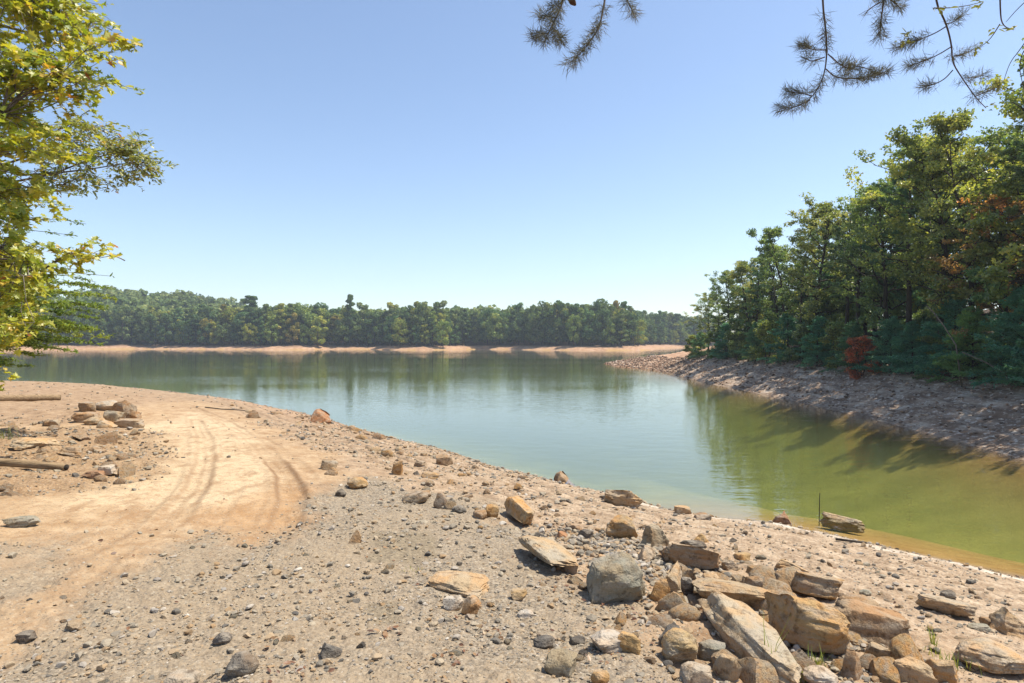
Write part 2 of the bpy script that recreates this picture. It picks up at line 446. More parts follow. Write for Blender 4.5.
def bark_mat(name, a, b_, scale=9, axis=2):
    t = NT(name)
    co = t.n('ShaderNodeTexCoord').outputs['Object']
    n = t.noise(scale, 6, .7, t.mapping(co, (.15, 1, 1) if axis == 0 else (1, 1, .25)))
    c = t.mix(1, t.ramp(n, [(.3, a), (.7, b_)]), t.n('ShaderNodeObjectInfo').outputs['Color'], 'MULTIPLY')
    b = t.n('ShaderNodeBsdfPrincipled'); t.set(b.inputs['Base Color'], c); b.inputs['Roughness'].default_value = .95; b.inputs['Specular IOR Level'].default_value = .15
    t.set(b.inputs['Normal'], t.bump(n, .8, .03))
    return t.done(b.outputs[0])

def water_mat():
    t = NT('lake_water')
    pos = t.n('ShaderNodeNewGeometry').outputs['Position']
    rip = t.math('ADD', t.math('MULTIPLY', t.noise(2.1, 3, .55, t.mapping(pos, (.55, 1.25, 1), (0, 0, .35))), 1.0), t.math('MULTIPLY', t.noise(9, 2, .5, t.mapping(pos, (.7, 1.1, 1))), .12))
    # breeze patches: calm in places, rippled in others
    calm = t.ramp(t.noise(.035, 3, .5, t.mapping(pos, (.7, 1.6, 1))), [(.38, (.25, .25, .25)), (.62, (1, 1, 1))])
    bp = t.n('ShaderNodeBump'); bp.inputs['Distance'].default_value = .014
    t.set(bp.inputs['Strength'], calm); t.set(bp.inputs['Height'], rip)
    nor = bp.outputs['Normal']
    fr = t.n('ShaderNodeFresnel'); fr.inputs['IOR'].default_value = 1.6; t.set(fr.inputs['Normal'], nor)
    tr = t.n('ShaderNodeBsdfTransparent'); tr.inputs['Color'].default_value = (1, 1, 1, 1)
    g = t.n('ShaderNodeBsdfGlossy'); g.inputs['Roughness'].default_value = .022; t.set(g.inputs['Normal'], nor); g.inputs['Color'].default_value = (1, 1, 1, 1)
    m = t.n('ShaderNodeMixShader'); t.set(m.inputs[0], fr.outputs[0]); t.set(m.inputs[1], tr.outputs[0]); t.set(m.inputs[2], g.outputs[0])
    v = t.n('ShaderNodeVolumeAbsorption'); v.inputs['Color'].default_value = (.71, .79, .42, 1); v.inputs['Density'].default_value = 0.36
    sc = t.n('ShaderNodeVolumeScatter'); sc.inputs['Color'].default_value = (.84, .90, .58, 1); sc.inputs['Density'].default_value = .075
    ad = t.n('ShaderNodeAddShader'); t.set(ad.inputs[0], v.outputs[0]); t.set(ad.inputs[1], sc.outputs[0])
    t.t.links.new(ad.outputs[0], t.out.inputs['Volume'])
    return t.done(m.outputs[0])
HAZE = 0.0005
M_GROUND = ground_mat(); M_ROCK = rock_mat(); M_PEB = pebble_mat(); M_WATER = water_mat()

# ------------------------------------------------------------------ world, sun, camera
def lighting():
    w = bpy.data.worlds.new('World'); S.world = w; w.use_nodes = True
    nt = w.node_tree; nt.nodes.clear()
    sky = nt.nodes.new('ShaderNodeTexSky'); sky.sky_type = 'NISHITA'; sky.sun_disc = False
    sky.sun_elevation = R(SUN_EL); sky.sun_rotation = R(SUN_AZ); sky.altitude = 700
    sky.air_density = 1.0; sky.dust_density = 1.1; sky.ozone_density = 1.0
    bg = nt.nodes.new('ShaderNodeBackground'); bg.inputs['Strength'].default_value = .13
    out = nt.nodes.new('ShaderNodeOutputWorld')
    nt.links.new(sky.outputs[0], bg.inputs['Color']); nt.links.new(bg.outputs[0], out.inputs['Surface'])
    L = bpy.data.lights.new('sun', 'SUN'); L.energy = 4.8; L.angle = R(.6); L.color = (1.0, .93, .80)
    o = bpy.data.objects.new('sun', L); COL.objects.link(o)
    d = Vector((math.sin(R(SUN_AZ)) * math.cos(R(SUN_EL)), math.cos(R(SUN_AZ)) * math.cos(R(SUN_EL)), math.sin(R(SUN_EL))))
    o.rotation_euler = d.to_track_quat('Z', 'Y').to_euler(); o.location = (40, 20, 60)
    c = bpy.data.cameras.new('camera'); c.lens = 22; c.sensor_width = 36; c.clip_start = .05; c.clip_end = 5000
    co = bpy.data.objects.new('camera', c); COL.objects.link(co); co.location = (0, 0, EYE); co.rotation_euler = (R(90), 0, 0)
    S.camera = co
    S.view_settings.view_transform = 'Standard'; S.view_settings.look = 'None'; S.view_settings.gamma = 1
    S.view_settings.use_curve_mapping = False; S.view_settings.exposure = .70
    cy = S.cycles
    S.render.engine = 'CYCLES'
    cy.max_bounces = 8; cy.diffuse_bounces = 5; cy.glossy_bounces = 3; cy.transmission_bounces = 4; cy.transparent_max_bounces = 8; cy.volume_bounces = 0
    cy.caustics_reflective = False; cy.caustics_refractive = False
    cy.use_denoising = True; cy.sample_clamp_indirect = 6
    try: cy.denoiser = 'OPENIMAGEDENOISE'; cy.denoising_input_passes = 'RGB_ALBEDO_NORMAL'
    except Exception: pass

# ------------------------------------------------------------------ the ground, one sheet
def build_ground():
    th_a = np.concatenate([np.arange(-60, -45, .15), np.arange(-45, 0, .1), np.arange(0, 60.01, .15)]); th_b = np.arange(60, 300, 2.0)[1:]
    th = np.radians(np.concatenate([th_a, th_b])); nt_ = len(th)
    r = [.6]
    while r[-1] < 640:
        q = r[-1]; r.append(q * (1.03 if q < 2 else 1.0052 if q < 14 else 1.0085 if q < 26 else 1.012 if q < 90 else 1.02 if q < 300 else 1.06))
    r = np.array(r); nr = len(r)
    rr, tt = np.meshgrid(r, th, indexing='ij')
    x = (rr * np.sin(tt)).ravel(); y = (rr * np.cos(tt)).ravel()
    h, d, near, wf, wr, sand, trail, grav, pale, orange, rut, slab, rough, streak = ground(x, y, True)
    v = np.stack([x, y, h], 1)
    v = np.concatenate([v, [[0, 0, gz(0, 0)]]])
    i = np.arange(nr - 1)[:, None] * nt_; j = np.arange(nt_)[None, :]; k = (j + 1) % nt_
    quad = np.stack([i + j, i + nt_ + j, i + nt_ + k, i + k], -1).reshape(-1, 4)[:, ::-1]
    cap = np.stack([j[0], k[0], np.full(nt_, nr * nt_)], -1)
    land = sstep(-.05, .15, h)
    wq = .13 - .095 * near * sstep(-.5, 2.5, x); wet = sstep(wq, .01, h) * sstep(-2, 0, d)
    wet = np.maximum(wet * land, 0)
    strand = near * sstep(6.5, 3.0, d + .8 * fbm2(x / 1.5, y / 1.5, 3, 91)) * (1 - sand)
    strand *= (.35 + .65 * sstep(-6, 3, x))
    scum = near * sstep(-.5, 2.5, x) * np.exp(-((d - .32) / .2) ** 2) * (.35 + .65 * vnoise2(x / .5, y / .5, 95))
    # a dry white scum line just above the water on the right of the near shore
    clay = np.clip(wf + wr * sstep(54, 66, y + 4 * fbm2(x / 4, y / 4, 3, 92)) + near * .45 * sstep(3.0, .4, d) * sstep(-2, -10, x), 0, 1)
    bank = wr
    litter = np.clip(wr * sstep(3.9, 4.9, d + .5 * fbm2(x / 1.4, y / 1.4, 3, 93)) * sstep(72, 62, y) + wf * sstep(5.5, 8, d), 0, 1)
    bed = sstep(.02, -.10, h)
    one = lambda *c: np.concatenate([np.stack(c, 1), np.zeros((1, 4))])
    me = mesh_np('ground', v, [quad, cap], [M_GROUND], smooth=True, vcols={
        'zone_a': one(np.maximum(sand, trail), grav, pale * sand, orange), 'zone_b': one(litter, clay, wet, slab), 'zone_c': one(strand, rut, bank, bed), 'zone_d': one(rough, np.clip(-streak * .8, 0, 1), sstep(-.05, -1.3, h), scum)})
    tag(obj('ground', me), kind='structure')
    # water: a closed body of water whose floor lies under the lake bed
    x0, x1, y0, y1, zb = -420, 420, -60, 420, -9
    w = np.array([(x0, y0, 0), (x1, y0, 0), (x1, y1, 0), (x0, y1, 0), (x0, y0, zb), (x1, y0, zb), (x1, y1, zb), (x0, y1, zb)], float)
    f = np.array([(0, 1, 2, 3), (7, 6, 5, 4), (0, 4, 5, 1), (1, 5, 6, 2), (2, 6, 7, 3), (3, 7, 4, 0)])
    tag(obj('lake_water', mesh_np('lake_water', w, [f], [M_WATER])), kind='structure')

def build_haze(dens):
    t = NT('haze_air'); p = t.n('ShaderNodeVolumePrincipled')
    p.inputs['Color'].default_value = (.80, .89, 1.0, 1); p.inputs['Density'].default_value = dens; p.inputs['Anisotropy'].default_value = .2
    t.t.links.new(p.outputs[0], t.out.inputs['Volume'])
    a, zb, zt = 680, -12, 75
    w = np.array([(-a, -a, zb), (a, -a, zb), (a, a, zb), (-a, a, zb), (-a, -a, zt), (a, -a, zt), (a, a, zt), (-a, a, zt)], float)
    f = np.array([(3, 2, 1, 0), (4, 5, 6, 7), (0, 1, 5, 4), (1, 2, 6, 5), (2, 3, 7, 6), (3, 0, 4, 7)])
    tag(obj('haze', mesh_np('haze', w, [f], [t.m])), kind='stuff')

# ------------------------------------------------------------------ rocks
_ico = {}
def ico(n):
    if n not in _ico:
        import bmesh
        bm = bmesh.new(); bmesh.ops.create_icosphere(bm, subdivisions=n, radius=1)
        bm.verts.ensure_lookup_table()
        _ico[n] = (np.array([v.co[:] for v in bm.verts]), np.array([[v.index for v in f.verts] for f in bm.faces])); bm.free()
    return _ico[n]

def rock_shape(style, seed, sub=4):
    """a broken stone: a ball cut by planes, chipped and roughened, fitted to a unit box standing on z=0"""
    g = np.random.default_rng(seed)
    v, f = ico(sub); p = v * 1.8
    def cut(n, d):
        nonlocal p
        n = np.asarray(n, float); n = n / np.linalg.norm(n)
        e = p @ n - d
        p = p - np.where(e > 0, e, 0)[:, None] * n
    j = lambda s=.25: g.normal(0, s, 3)
    nr = {'block': 5, 'slab': 6, 'wedge': 5, 'round': 16, 'tri': 4, 'long': 5, 'flat': 8, 'point': 3}[style]
    if style in ('block', 'long', 'slab', 'flat'):
        for a in ((1, 0, 0), (-1, 0, 0), (0, 1, 0), (0, -1, 0)): cut(np.array(a) + j(.22), g.uniform(.75, 1.0))
        cut(np.array((0, 0, 1)) + j(.14), g.uniform(.75, .95)); cut(np.array((0, 0, -1)) + j(.1), .9)
    elif style == 'wedge':
        cut(np.array((.75, -.2, .75)) + j(.12), .55); cut(np.array((-1, 0, .25)) + j(.12), .8); cut(np.array((0, 1, .15)) + j(.1), .7); cut(np.array((0, -1, .25)) + j(.1), .7); cut((0, 0, -1), .7)
    elif style in ('tri', 'point'):
        k = 1.35 if style == 'point' else .95
        for a in (0.3, 2.3, 4.3): cut((math.cos(a) * k, math.sin(a) * k, .62), .62 + g.uniform(-.06, .1))
        cut((0, 0, -1), .8)
    for _ in range(nr):
        n = g.normal(0, 1, 3); n[2] = abs(n[2]) * .9 if g.random() < .7 else n[2]
        cut(n, g.uniform(.86, 1.12))
    for _ in range(14): cut(g.normal(0, 1, 3) * np.array([1, 1, .8]), g.uniform(1.0, 1.22) if style not in ('tri', 'point', 'wedge') else g.uniform(.85, 1.15))
    if style == 'round':
        for _ in range(6): cut(g.normal(0, 1, 3), g.uniform(.75, 1.0))
        p = p * .7 + v * .3 * np.linalg.norm(p, axis=1).mean()
    nrm = p / (np.linalg.norm(p, axis=1)[:, None] + 1e-6)
    q = p + g.uniform(0, 50, 3)
    # layered ledges and chips
    p = p + nrm * (.15 * (vnoise3(q * 2.0, seed) - .5) + .08 * (vnoise3(q * np.array([3, 6, 8.0]), seed + 1) - .5) + .045 * (vnoise3(q * np.array([7, 14, 20.0]), seed + 2) - .5))[:, None]
    lay = vnoise3(q * np.array([1.2, 1.2, 7.0]), seed + 3)
    p[:, :2] *= (1 + .11 * (lay - .5))[:, None]
    lo, hi = p.min(0), p.max(0)
    p = (p - (lo + hi) / 2) / (hi - lo)
    p[:, 2] += .5
    return p, f

def rock_mesh(name, style, seed, dims, sub=4, tilt=(0, 0)):
    p, f = rock_shape(style, seed, sub)
    p = p * np.array(dims)
    for ax, a in ((0, tilt[0]), (1, tilt[1])):
        if a:
            c, s = math.cos(a), math.sin(a)
            if ax == 0: p = np.stack([p[:, 0], p[:, 1] * c - p[:, 2] * s, p[:, 1] * s + p[:, 2] * c], 1)
            else: p = np.stack([p[:, 0] * c + p[:, 2] * s, p[:, 1], -p[:, 0] * s + p[:, 2] * c], 1)
    p[:, 2] -= p[:, 2].min()
    me = mesh_np(name, p, [f], [M_ROCK], smooth=True)
    try: me.set_sharp_from_angle(angle=R(38))
    except Exception: pass
    return me

TAN = (.46, .34, .205); OCH = (.45, .29, .13); GREY = (.31, .288, .218); DARK = (.11, .098, .085); PALE_ = (.48, .405, .31); BRN = (.34, .235, .14); PINK = (.42, .345, .235); WHITE = (.49, .45, .39); RED = (.37, .205, .11); OLV = (.33, .235, .14); OR = (.50, .30, .14)
# x0, y0, x1, y1 in the photograph, colour, style, yaw, tilt about x / y, depth/width, label
ROCKS = [
 (582, 550, 654, 611, GREY, 'block', .25, .08, -.16, .8, 'big grey boulder with an ochre underside, the largest upright block among the rocks'),
 (646, 577, 673, 607, OCH, 'point', .3, 0, .1, .9, 'small pointed ochre stone leaning against the right side of the big grey boulder'),
 (654, 563, 690, 600, TAN, 'wedge', 2.6, 0, 0, .9, 'tan wedge of rock right behind the small pointed ochre stone'),
 (678, 578, 694, 601, DARK, 'block', .3, 0, .15, .7, 'nearly black upright stone beside the tan wedge, red leaves at its foot'),
 (655, 551, 722, 582, BRN, 'long', -.15, -.15, .12, .5, 'long shaded brown slab tilted behind the big grey boulder'),
 (604, 514, 642, 544, OCH, 'block', -.4, .1, .15, .8, 'chunky ochre boulder standing behind the big grey boulder, nearer the water'),
 (640, 524, 672, 552, PINK, 'wedge', .5, 0, .2, .7, 'pinkish wedge leaning on the right side of the chunky ochre boulder'),
 (632, 545, 658, 567, PALE_, 'tri', .9, 0, 0, .7, 'pale grey triangular stone between the ochre boulder and the long brown slab'),
 (603, 492, 645, 513, TAN, 'slab', -.1, .2, 0, .7, 'flat-topped tan rock near the waterline above the chunky ochre boulder'),
 (674, 505, 692, 515, TAN, 'block', .2, 0, 0, .8, 'small tan rock at the waterline, first right of the flat-topped rock'),
 (695, 513, 713, 521, BRN, 'flat', .1, 0, 0, .8, 'small flat brown rock at the waterline, second right of the flat-topped rock'),
 (771, 510, 795, 525, RED, 'wedge', 2.8, 0, 0, .8, 'dark reddish rock sitting in the shallow water left of the pale one'),
 (813, 519, 859, 540, PINK, 'long', -.35, 0, .12, .6, 'pale pinkish rock half in the water with a stick beside it'),
 (498, 505, 528, 534, OCH, 'long', -.5, -.2, .35, .7, 'ochre block tilted on its edge and casting a shadow on grey gravel'),
 (485, 505, 499, 519, OCH, 'block', .2, 0, 0, .8, 'small ochre cube touching the left end of the tilted ochre block'),
 (473, 510, 487, 520, OLV, 'block', 0, 0, 0, .8, 'small low brown stone left of the little ochre cube'),
 (513, 538, 558, 582, PINK, 'slab', .35, -.25, .1, .45, 'flat triangular pinkish slab with a dark left edge, lying among gravel'),
 (536, 540, 555, 553, GREY, 'block', -.3, 0, .1, .8, 'small grey block just above the triangular pinkish slab'),
 (553, 553, 572, 568, DARK, 'slab', -.6, 0, .2, .6, 'dark thin stone right of the triangular pinkish slab'),
 (562, 561, 580, 576, OLV, 'flat', -.5, 0, .15, .7, 'dark olive flat stone left of the big grey boulder'),
 (563, 522, 585, 533, BRN, 'flat', -.2, 0, .1, .8, 'flat brown stone lying midway between the tilted block and the chunky ochre boulder'),
 (576, 529, 593, 541, DARK, 'slab', -.6, 0, .25, .7, 'dark grey stone overlapping the flat brown one left of the chunky ochre boulder'),
 (556, 531, 570, 541, RED, 'wedge', .2, 0, 0, .8, 'small reddish wedge left of the dark grey overlapping stone'),
 (597, 554, 610, 569, OCH, 'block', .4, 0, 0, .8, 'small ochre stone tucked behind the left shoulder of the big grey boulder'),
 (402, 491, 434, 506, OLV, 'long', .25, 0, -.2, .6, 'low olive brown wedge in the middle of the gravel with a pointed right end'),
 (432, 493, 447, 511, BRN, 'point', .2, 0, .1, .7, 'upright pointed dark brown stone beside the low olive wedge'),
 (443, 498, 457, 512, PINK, 'tri', .1, 0, .1, .7, 'pale pink stone leaning on the upright pointed brown stone'),
 (452, 505, 466, 514, DARK, 'round', 0, 0, 0, .8, 'small dark stone right of the pale pink leaning stone'),
 (390, 460, 404, 478, OCH, 'block', .3, 0, 0, .8, 'upright ochre cube on the sand with a shadow to its left'),
 (435, 455, 453, 467, BRN, 'block', .1, 0, 0, .8, 'squat brown block close to the water right of the upright ochre cube'),
 (413, 460, 425, 468, BRN, 'flat', .1, 0, .1, .8, 'small brown stone between the upright ochre cube and the squat brown block'),
 (420, 472, 440, 480, OCH, 'flat', -.2, 0, .1, .7, 'flat ochre stone below the squat brown block'),
 (345, 477, 368, 491, OCH, 'round', .2, 0, 0, .8, 'rounded ochre rock at the edge of the sandy wheel track'),
 (319, 459, 338, 472, OLV, 'block', .2, 0, 0, .8, 'brown lump of rock alone on the pale sand beside the wheel track'),
 (323, 467, 338, 477, TAN, 'tri', .2, 0, 0, .7, 'pale broken stone in front of the brown lump on the sand'),
 (334, 489, 346, 498, DARK, 'round', .2, 0, 0, .8, 'dark stone on gravel left below the rounded ochre rock'),
 (345, 529, 361, 547, OLV, 'point', .4, 0, .1, .8, 'dark little pyramid of stone alone on the grey gravel'),
 (308, 409, 331, 425, RED, 'wedge', .25, 0, 0, .8, 'orange red rock on the skyline of the beach, near the water at left'),
 (554, 471, 576, 483, BRN, 'wedge', .1, 0, 0, .8, 'dark brown rock standing alone in the edge of the water above the tilted block'),
 (415, 571, 488, 601, TAN, 'flat', -.15, .12, 0, .7, 'broad tan ledge of bedrock showing through the gravel'),
 (441, 596, 464, 613, WHITE, 'block', .2, 0, 0, .7, 'whitish grey stone just below the broad tan ledge'),
 (460, 597, 480, 618, OR, 'slab', .9, 0, .3, .6, 'bright orange flat stone right of the whitish grey one'),
 (510, 589, 528, 601, OCH, 'block', .1, 0, 0, .8, 'small ochre box-shaped stone below the triangular pinkish slab'),
 (531, 635, 558, 651, DARK, 'round', .3, 0, 0, .8, 'rough black stone in the gravel near the bottom edge'),
 (543, 654, 577, 680, GREY, 'block', -.2, 0, .08, .8, 'smooth blue-grey angular block below the rough black stone'),
 (590, 671, 611, 688, OCH, 'round', .2, 0, 0, .8, 'ochre stone cut by the bottom edge right of the blue-grey block'),
 (588, 631, 628, 656, WHITE, 'slab', .3, .2, .1, .7, 'pale grey flat stone lying left of the small ochre slab'),
 (614, 633, 643, 656, OCH, 'long', -.4, 0, .15, .6, 'small ochre slab touching the pale grey flat stone'),
 (570, 635, 587, 647, DARK, 'round', .1, 0, 0, .8, 'small dark stone left of the pale grey flat stone'),
 (516, 610, 534, 620, WHITE, 'flat', .2, 0, 0, .8, 'small white chip of stone on gravel below the ochre box-shaped stone'),
 (700, 612, 788, 696, PINK, 'long', -1.02, .05, .30, .42, 'long pale slab like a fallen beam sloping down to the bottom edge'),
 (697, 588, 776, 622, TAN, 'slab', -.15, .12, .1, .75, 'broad flat tan slab with a dark hollow under its right end'),
 (662, 632, 704, 670, (.46, .33, .17), 'round', .2, 0, 0, .8, 'knobbly tan boulder left of the long pale beam-like slab'),
 (659, 627, 688, 651, DARK, 'long', .5, 0, -.1, .6, 'dark grey stone lying behind the knobbly tan boulder'),
 (697, 640, 728, 666, GREY, 'block', -.3, 0, .1, .8, 'blue-grey stone wedged between the knobbly boulder and the beam-like slab'),
 (710, 655, 738, 684, PINK, 'slab', -.8, 0, .2, .5, 'pink flake standing on edge below the wedged blue-grey stone'),
 (680, 664, 714, 690, PALE_, 'slab', .1, 0, 0, .8, 'pale flat stone at the bottom edge below the knobbly tan boulder'),
 (752, 619, 848, 675, OCH, 'long', -.42, .15, .14, .5, 'big ochre slab with a pale top and stained dark face, mid pile'),
 (836, 617, 920, 660, BRN, 'long', -.16, .1, .06, .6, 'large rounded brown boulder at the right end of the rock pile'),
 (798, 599, 832, 626, BRN, 'round', .1, 0, 0, .8, 'rounded brown rock behind the big ochre slab'),
 (831, 600, 880, 625, OLV, 'round', -.1, 0, .1, .7, 'dome-shaped rock right behind the large rounded brown boulder'),
 (782, 579, 846, 613, OCH, 'long', -.28, .1, .12, .5, 'long ochre slab behind the dome-shaped rock'),
 (772, 560, 809, 580, TAN, 'wedge', 2.7, 0, 0, .6, 'tan wedge alone on the pale beach above the long ochre slab'),
 (916, 600, 980, 625, TAN, 'flat', -.3, .1, .1, .5, 'long low tan rock lying on the pale beach right of the rock pile'),
 (982, 617, 1003, 628, BRN, 'flat', -.2, 0, .1, .7, 'small brown stone off the right end of the long low tan rock'),
 (970, 623, 992, 632, GREY, 'flat', -.1, 0, 0, .7, 'small grey stone below the right end of the long low tan rock'),
 (997, 617, 1034, 646, TAN, 'wedge', 2.9, 0, 0, .9, 'tan boulder cut by the right edge of the view'),
 (950, 655, 1034, 698, TAN, 'round', .1, 0, 0, .8, 'large tan boulder in the bottom right corner'),
 (806, 668, 842, 694, WHITE, 'round', .1, 0, 0, .8, 'pale grey smooth stone at the bottom edge under the big ochre slab'),
 (838, 650, 870, 686, BRN, 'wedge', .8, 0, .1, .8, 'cracked brown stone below the right end of the big ochre slab'),
 (866, 643, 892, 662, PINK, 'slab', -.5, 0, .1, .7, 'pinkish slab just under the left end of the large rounded brown boulder'),
 (896, 662, 938, 692, TAN, 'slab', -.3, 0, .1, .7, 'flat tan stone at the bottom edge below the large rounded brown boulder'),
 (928, 660, 962, 690, OCH, 'block', -.5, 0, .1, .7, 'ochre stone at the bottom edge with grass blades beside it'),
 (904, 651, 922, 661, OR, 'block', .2, 0, 0, .8, 'small orange stone touching the bottom of the large rounded brown boulder'),
 (692, 532, 710, 545, OCH, 'tri', .2, 0, 0, .8, 'small ochre stone on the pale beach right of the pinkish wedge'),
 (680, 538, 708, 549, DARK, 'flat', -.1, 0, .05, .6, 'low dark stone in front of the small ochre one on the pale beach'),
 (722, 557, 744, 573, TAN, 'wedge', .3, 0, 0, .8, 'tan stone to the right of the long shaded brown slab'),
 (736, 553, 752, 563, OCH, 'block', .1, 0, 0, .8, 'little ochre stone above the tan stone on the beach'),
 (745, 576, 766, 593, OLV, 'block', -.3, 0, 0, .8, 'olive stone at the top end of the broad flat tan slab'),
 (700, 573, 724, 590, TAN, 'round', .2, 0, 0, .8, 'lumpy tan stone just behind the broad flat slab'),
 (942, 591, 958, 600, DARK, 'round', .2, 0, 0, .8, 'small dark stone alone on the pale beach above the long low rock'),
 (968, 579, 978, 584, DARK, 'flat', .2, 0, 0, .8, 'tiny dark stone beside the waterline at far right'),
 (860, 589, 874, 597, GREY, 'round', .2, 0, 0, .8, 'small grey stone on the beach above the rounded brown boulder'),
 # the old rock heap on the left
 (70, 411, 98, 425, BRN, 'flat', .2, 0, -.1, .7, 'brown flat rock at the left end of the far rock heap'),
 (77, 402, 95, 414, OLV, 'block', .2, 0, 0, .8, 'dark blocky rock on the upper left of the far rock heap'),
 (90, 400, 118, 412, PALE_, 'round', .1, 0, 0, .8, 'pale rounded rock at the back of the far rock heap'),
 (108, 399, 134, 417, BRN, 'wedge', 2.8, 0, 0, .8, 'tall brown rock crowning the right side of the far rock heap'),
 (112, 418, 143, 430, BRN, 'flat', .1, 0, 0, .6, 'flat brown rock at the lower right foot of the far rock heap'),
 (80, 416, 103, 427, TAN, 'round', .2, 0, 0, .8, 'tan rock in the lower middle of the far rock heap'),
 (93, 419, 115, 430, TAN, 'wedge', .4, 0, 0, .8, 'tan wedge at the front of the far rock heap'),
 (99, 410, 124, 423, PINK, 'slab', -.3, 0, .1, .7, 'pinkish slab lying across the middle of the far rock heap'),
 (124, 411, 138, 421, BRN, 'block', .1, 0, 0, .8, 'small brown rock at the right edge of the far rock heap'),
 (55, 451, 82, 461, OLV, 'slab', .1, 0, 0, .7, 'brown slab above the nearer log on the left'),
 (97, 465, 114, 476, WHITE, 'block', .1, 0, 0, .8, 'pale blue-grey stone near the end of the nearer log'),
 (82, 470, 104, 479, RED, 'flat', .1, 0, 0, .7, 'reddish flat stone between the nearer log and the pale blue-grey stone'),
 (42, 419, 58, 428, OLV, 'flat', .1, 0, 0, .8, 'small brown stone left of the far rock heap'),
 (3, 515, 37, 529, GREY, 'flat', .1, 0, -.1, .5, 'low grey stone at the left edge below the nearer log'),
 (28, 435, 52, 447, BRN, 'slab', -.4, 0, .1, .7, 'brown slab in rough ground between the two logs'),
 (5, 440, 38, 452, TAN, 'flat', .2, 0, 0, .7, 'broad tan rock at the left edge between the two logs'),
 (66, 433, 90, 442, BRN, 'slab', -.5, 0, .1, .6, 'tilted brown slab below the far rock heap'),
 (86, 445, 104, 453, BRN, 'wedge', .2, 0, 0, .7, 'low brown wedge right of the brown slab above the log'),
 (210, 632, 230, 647, (.15, .13, .115), 'round', .2, 0, 0, .8, 'dark stone with a pale top in the gravel at lower left'),
 (222, 652, 257, 682, (.21, .185, .155), 'round', .2, 0, 0, .8, 'grey lump of stone near the bottom edge at lower left'),
 (62, 621, 79, 633, OLV, 'block', .2, 0, 0, .8, 'small brown stone in the gravel near the lower left corner'),
 (14, 632, 34, 644, DARK, 'flat', .2, 0, 0, .7, 'small dark stone in the lower left corner'),
 (318, 644, 342, 660, DARK, 'wedge', .2, 0, 0, .7, 'dark tilted stone near the bottom edge left of the middle'),
 (160, 672, 196, 690, PALE_, 'flat', .2, 0, 0, .8, 'pale flat stone at the bottom edge left of the grey lump'),
]


# rocks with a length to show: the two ends on the ground in the photograph, width and height in metres, lean about the long axis
LONG = {
 'flat triangular pinkish slab': (519, 550, 550, 576, .42, .13, -.30, .08),
 'long pale slab like a fallen': (696, 612, 782, 690, .31, .24, -.16, .04), 'big ochre slab with a pale top': (757, 641, 846, 664, .34, .32, -.30, .10), 'large rounded brown boulder at': (842, 640, 914, 648, .32, .32, -.10, .08),
 'long ochre slab behind the dome': (786, 594, 842, 606, .26, .19, -.32, .10), 'long low tan rock': (918, 610, 976, 622, .22, .12, -.15, .05), 'long shaded brown slab': (658, 566, 720, 577, .30, .20, -.30, .12),
 'broad flat tan slab': (694, 603, 772, 613, .42, .16, -.15, .06), 'broad tan ledge': (420, 586, 484, 596, .36, .09, .05, .03), 'pale pinkish rock half in': (818, 528, 858, 536, .40, .26, -.25, .10), 'flat-topped tan rock near': (606, 504, 642, 510, .45, .30, -.2, .10),
 'ochre block tilted on its edge': (501, 512, 525, 530, .22, .22, -.35, .12), 'dome-shaped rock': (835, 612, 878, 622, .26, .16, -.15, .06), 'large tan boulder in the bottom': (962, 668, 1040, 684, .36, .20, -.1, .06), 'tan boulder cut by': (1000, 634, 1040, 642, .3, .2, -.1, .05),
 'tan wedge alone on': (775, 571, 808, 578, .20, .11, -.2, .05), 'brown slab above the nearer': (56, 455, 82, 458, .35, .16, -.1, .05), 'broad tan rock at the left edge': (5, 447, 38, 449, .6, .2, -.1, .05)}
def long_rock(label):
    for k, v in LONG.items():
        if label.startswith(k): return v

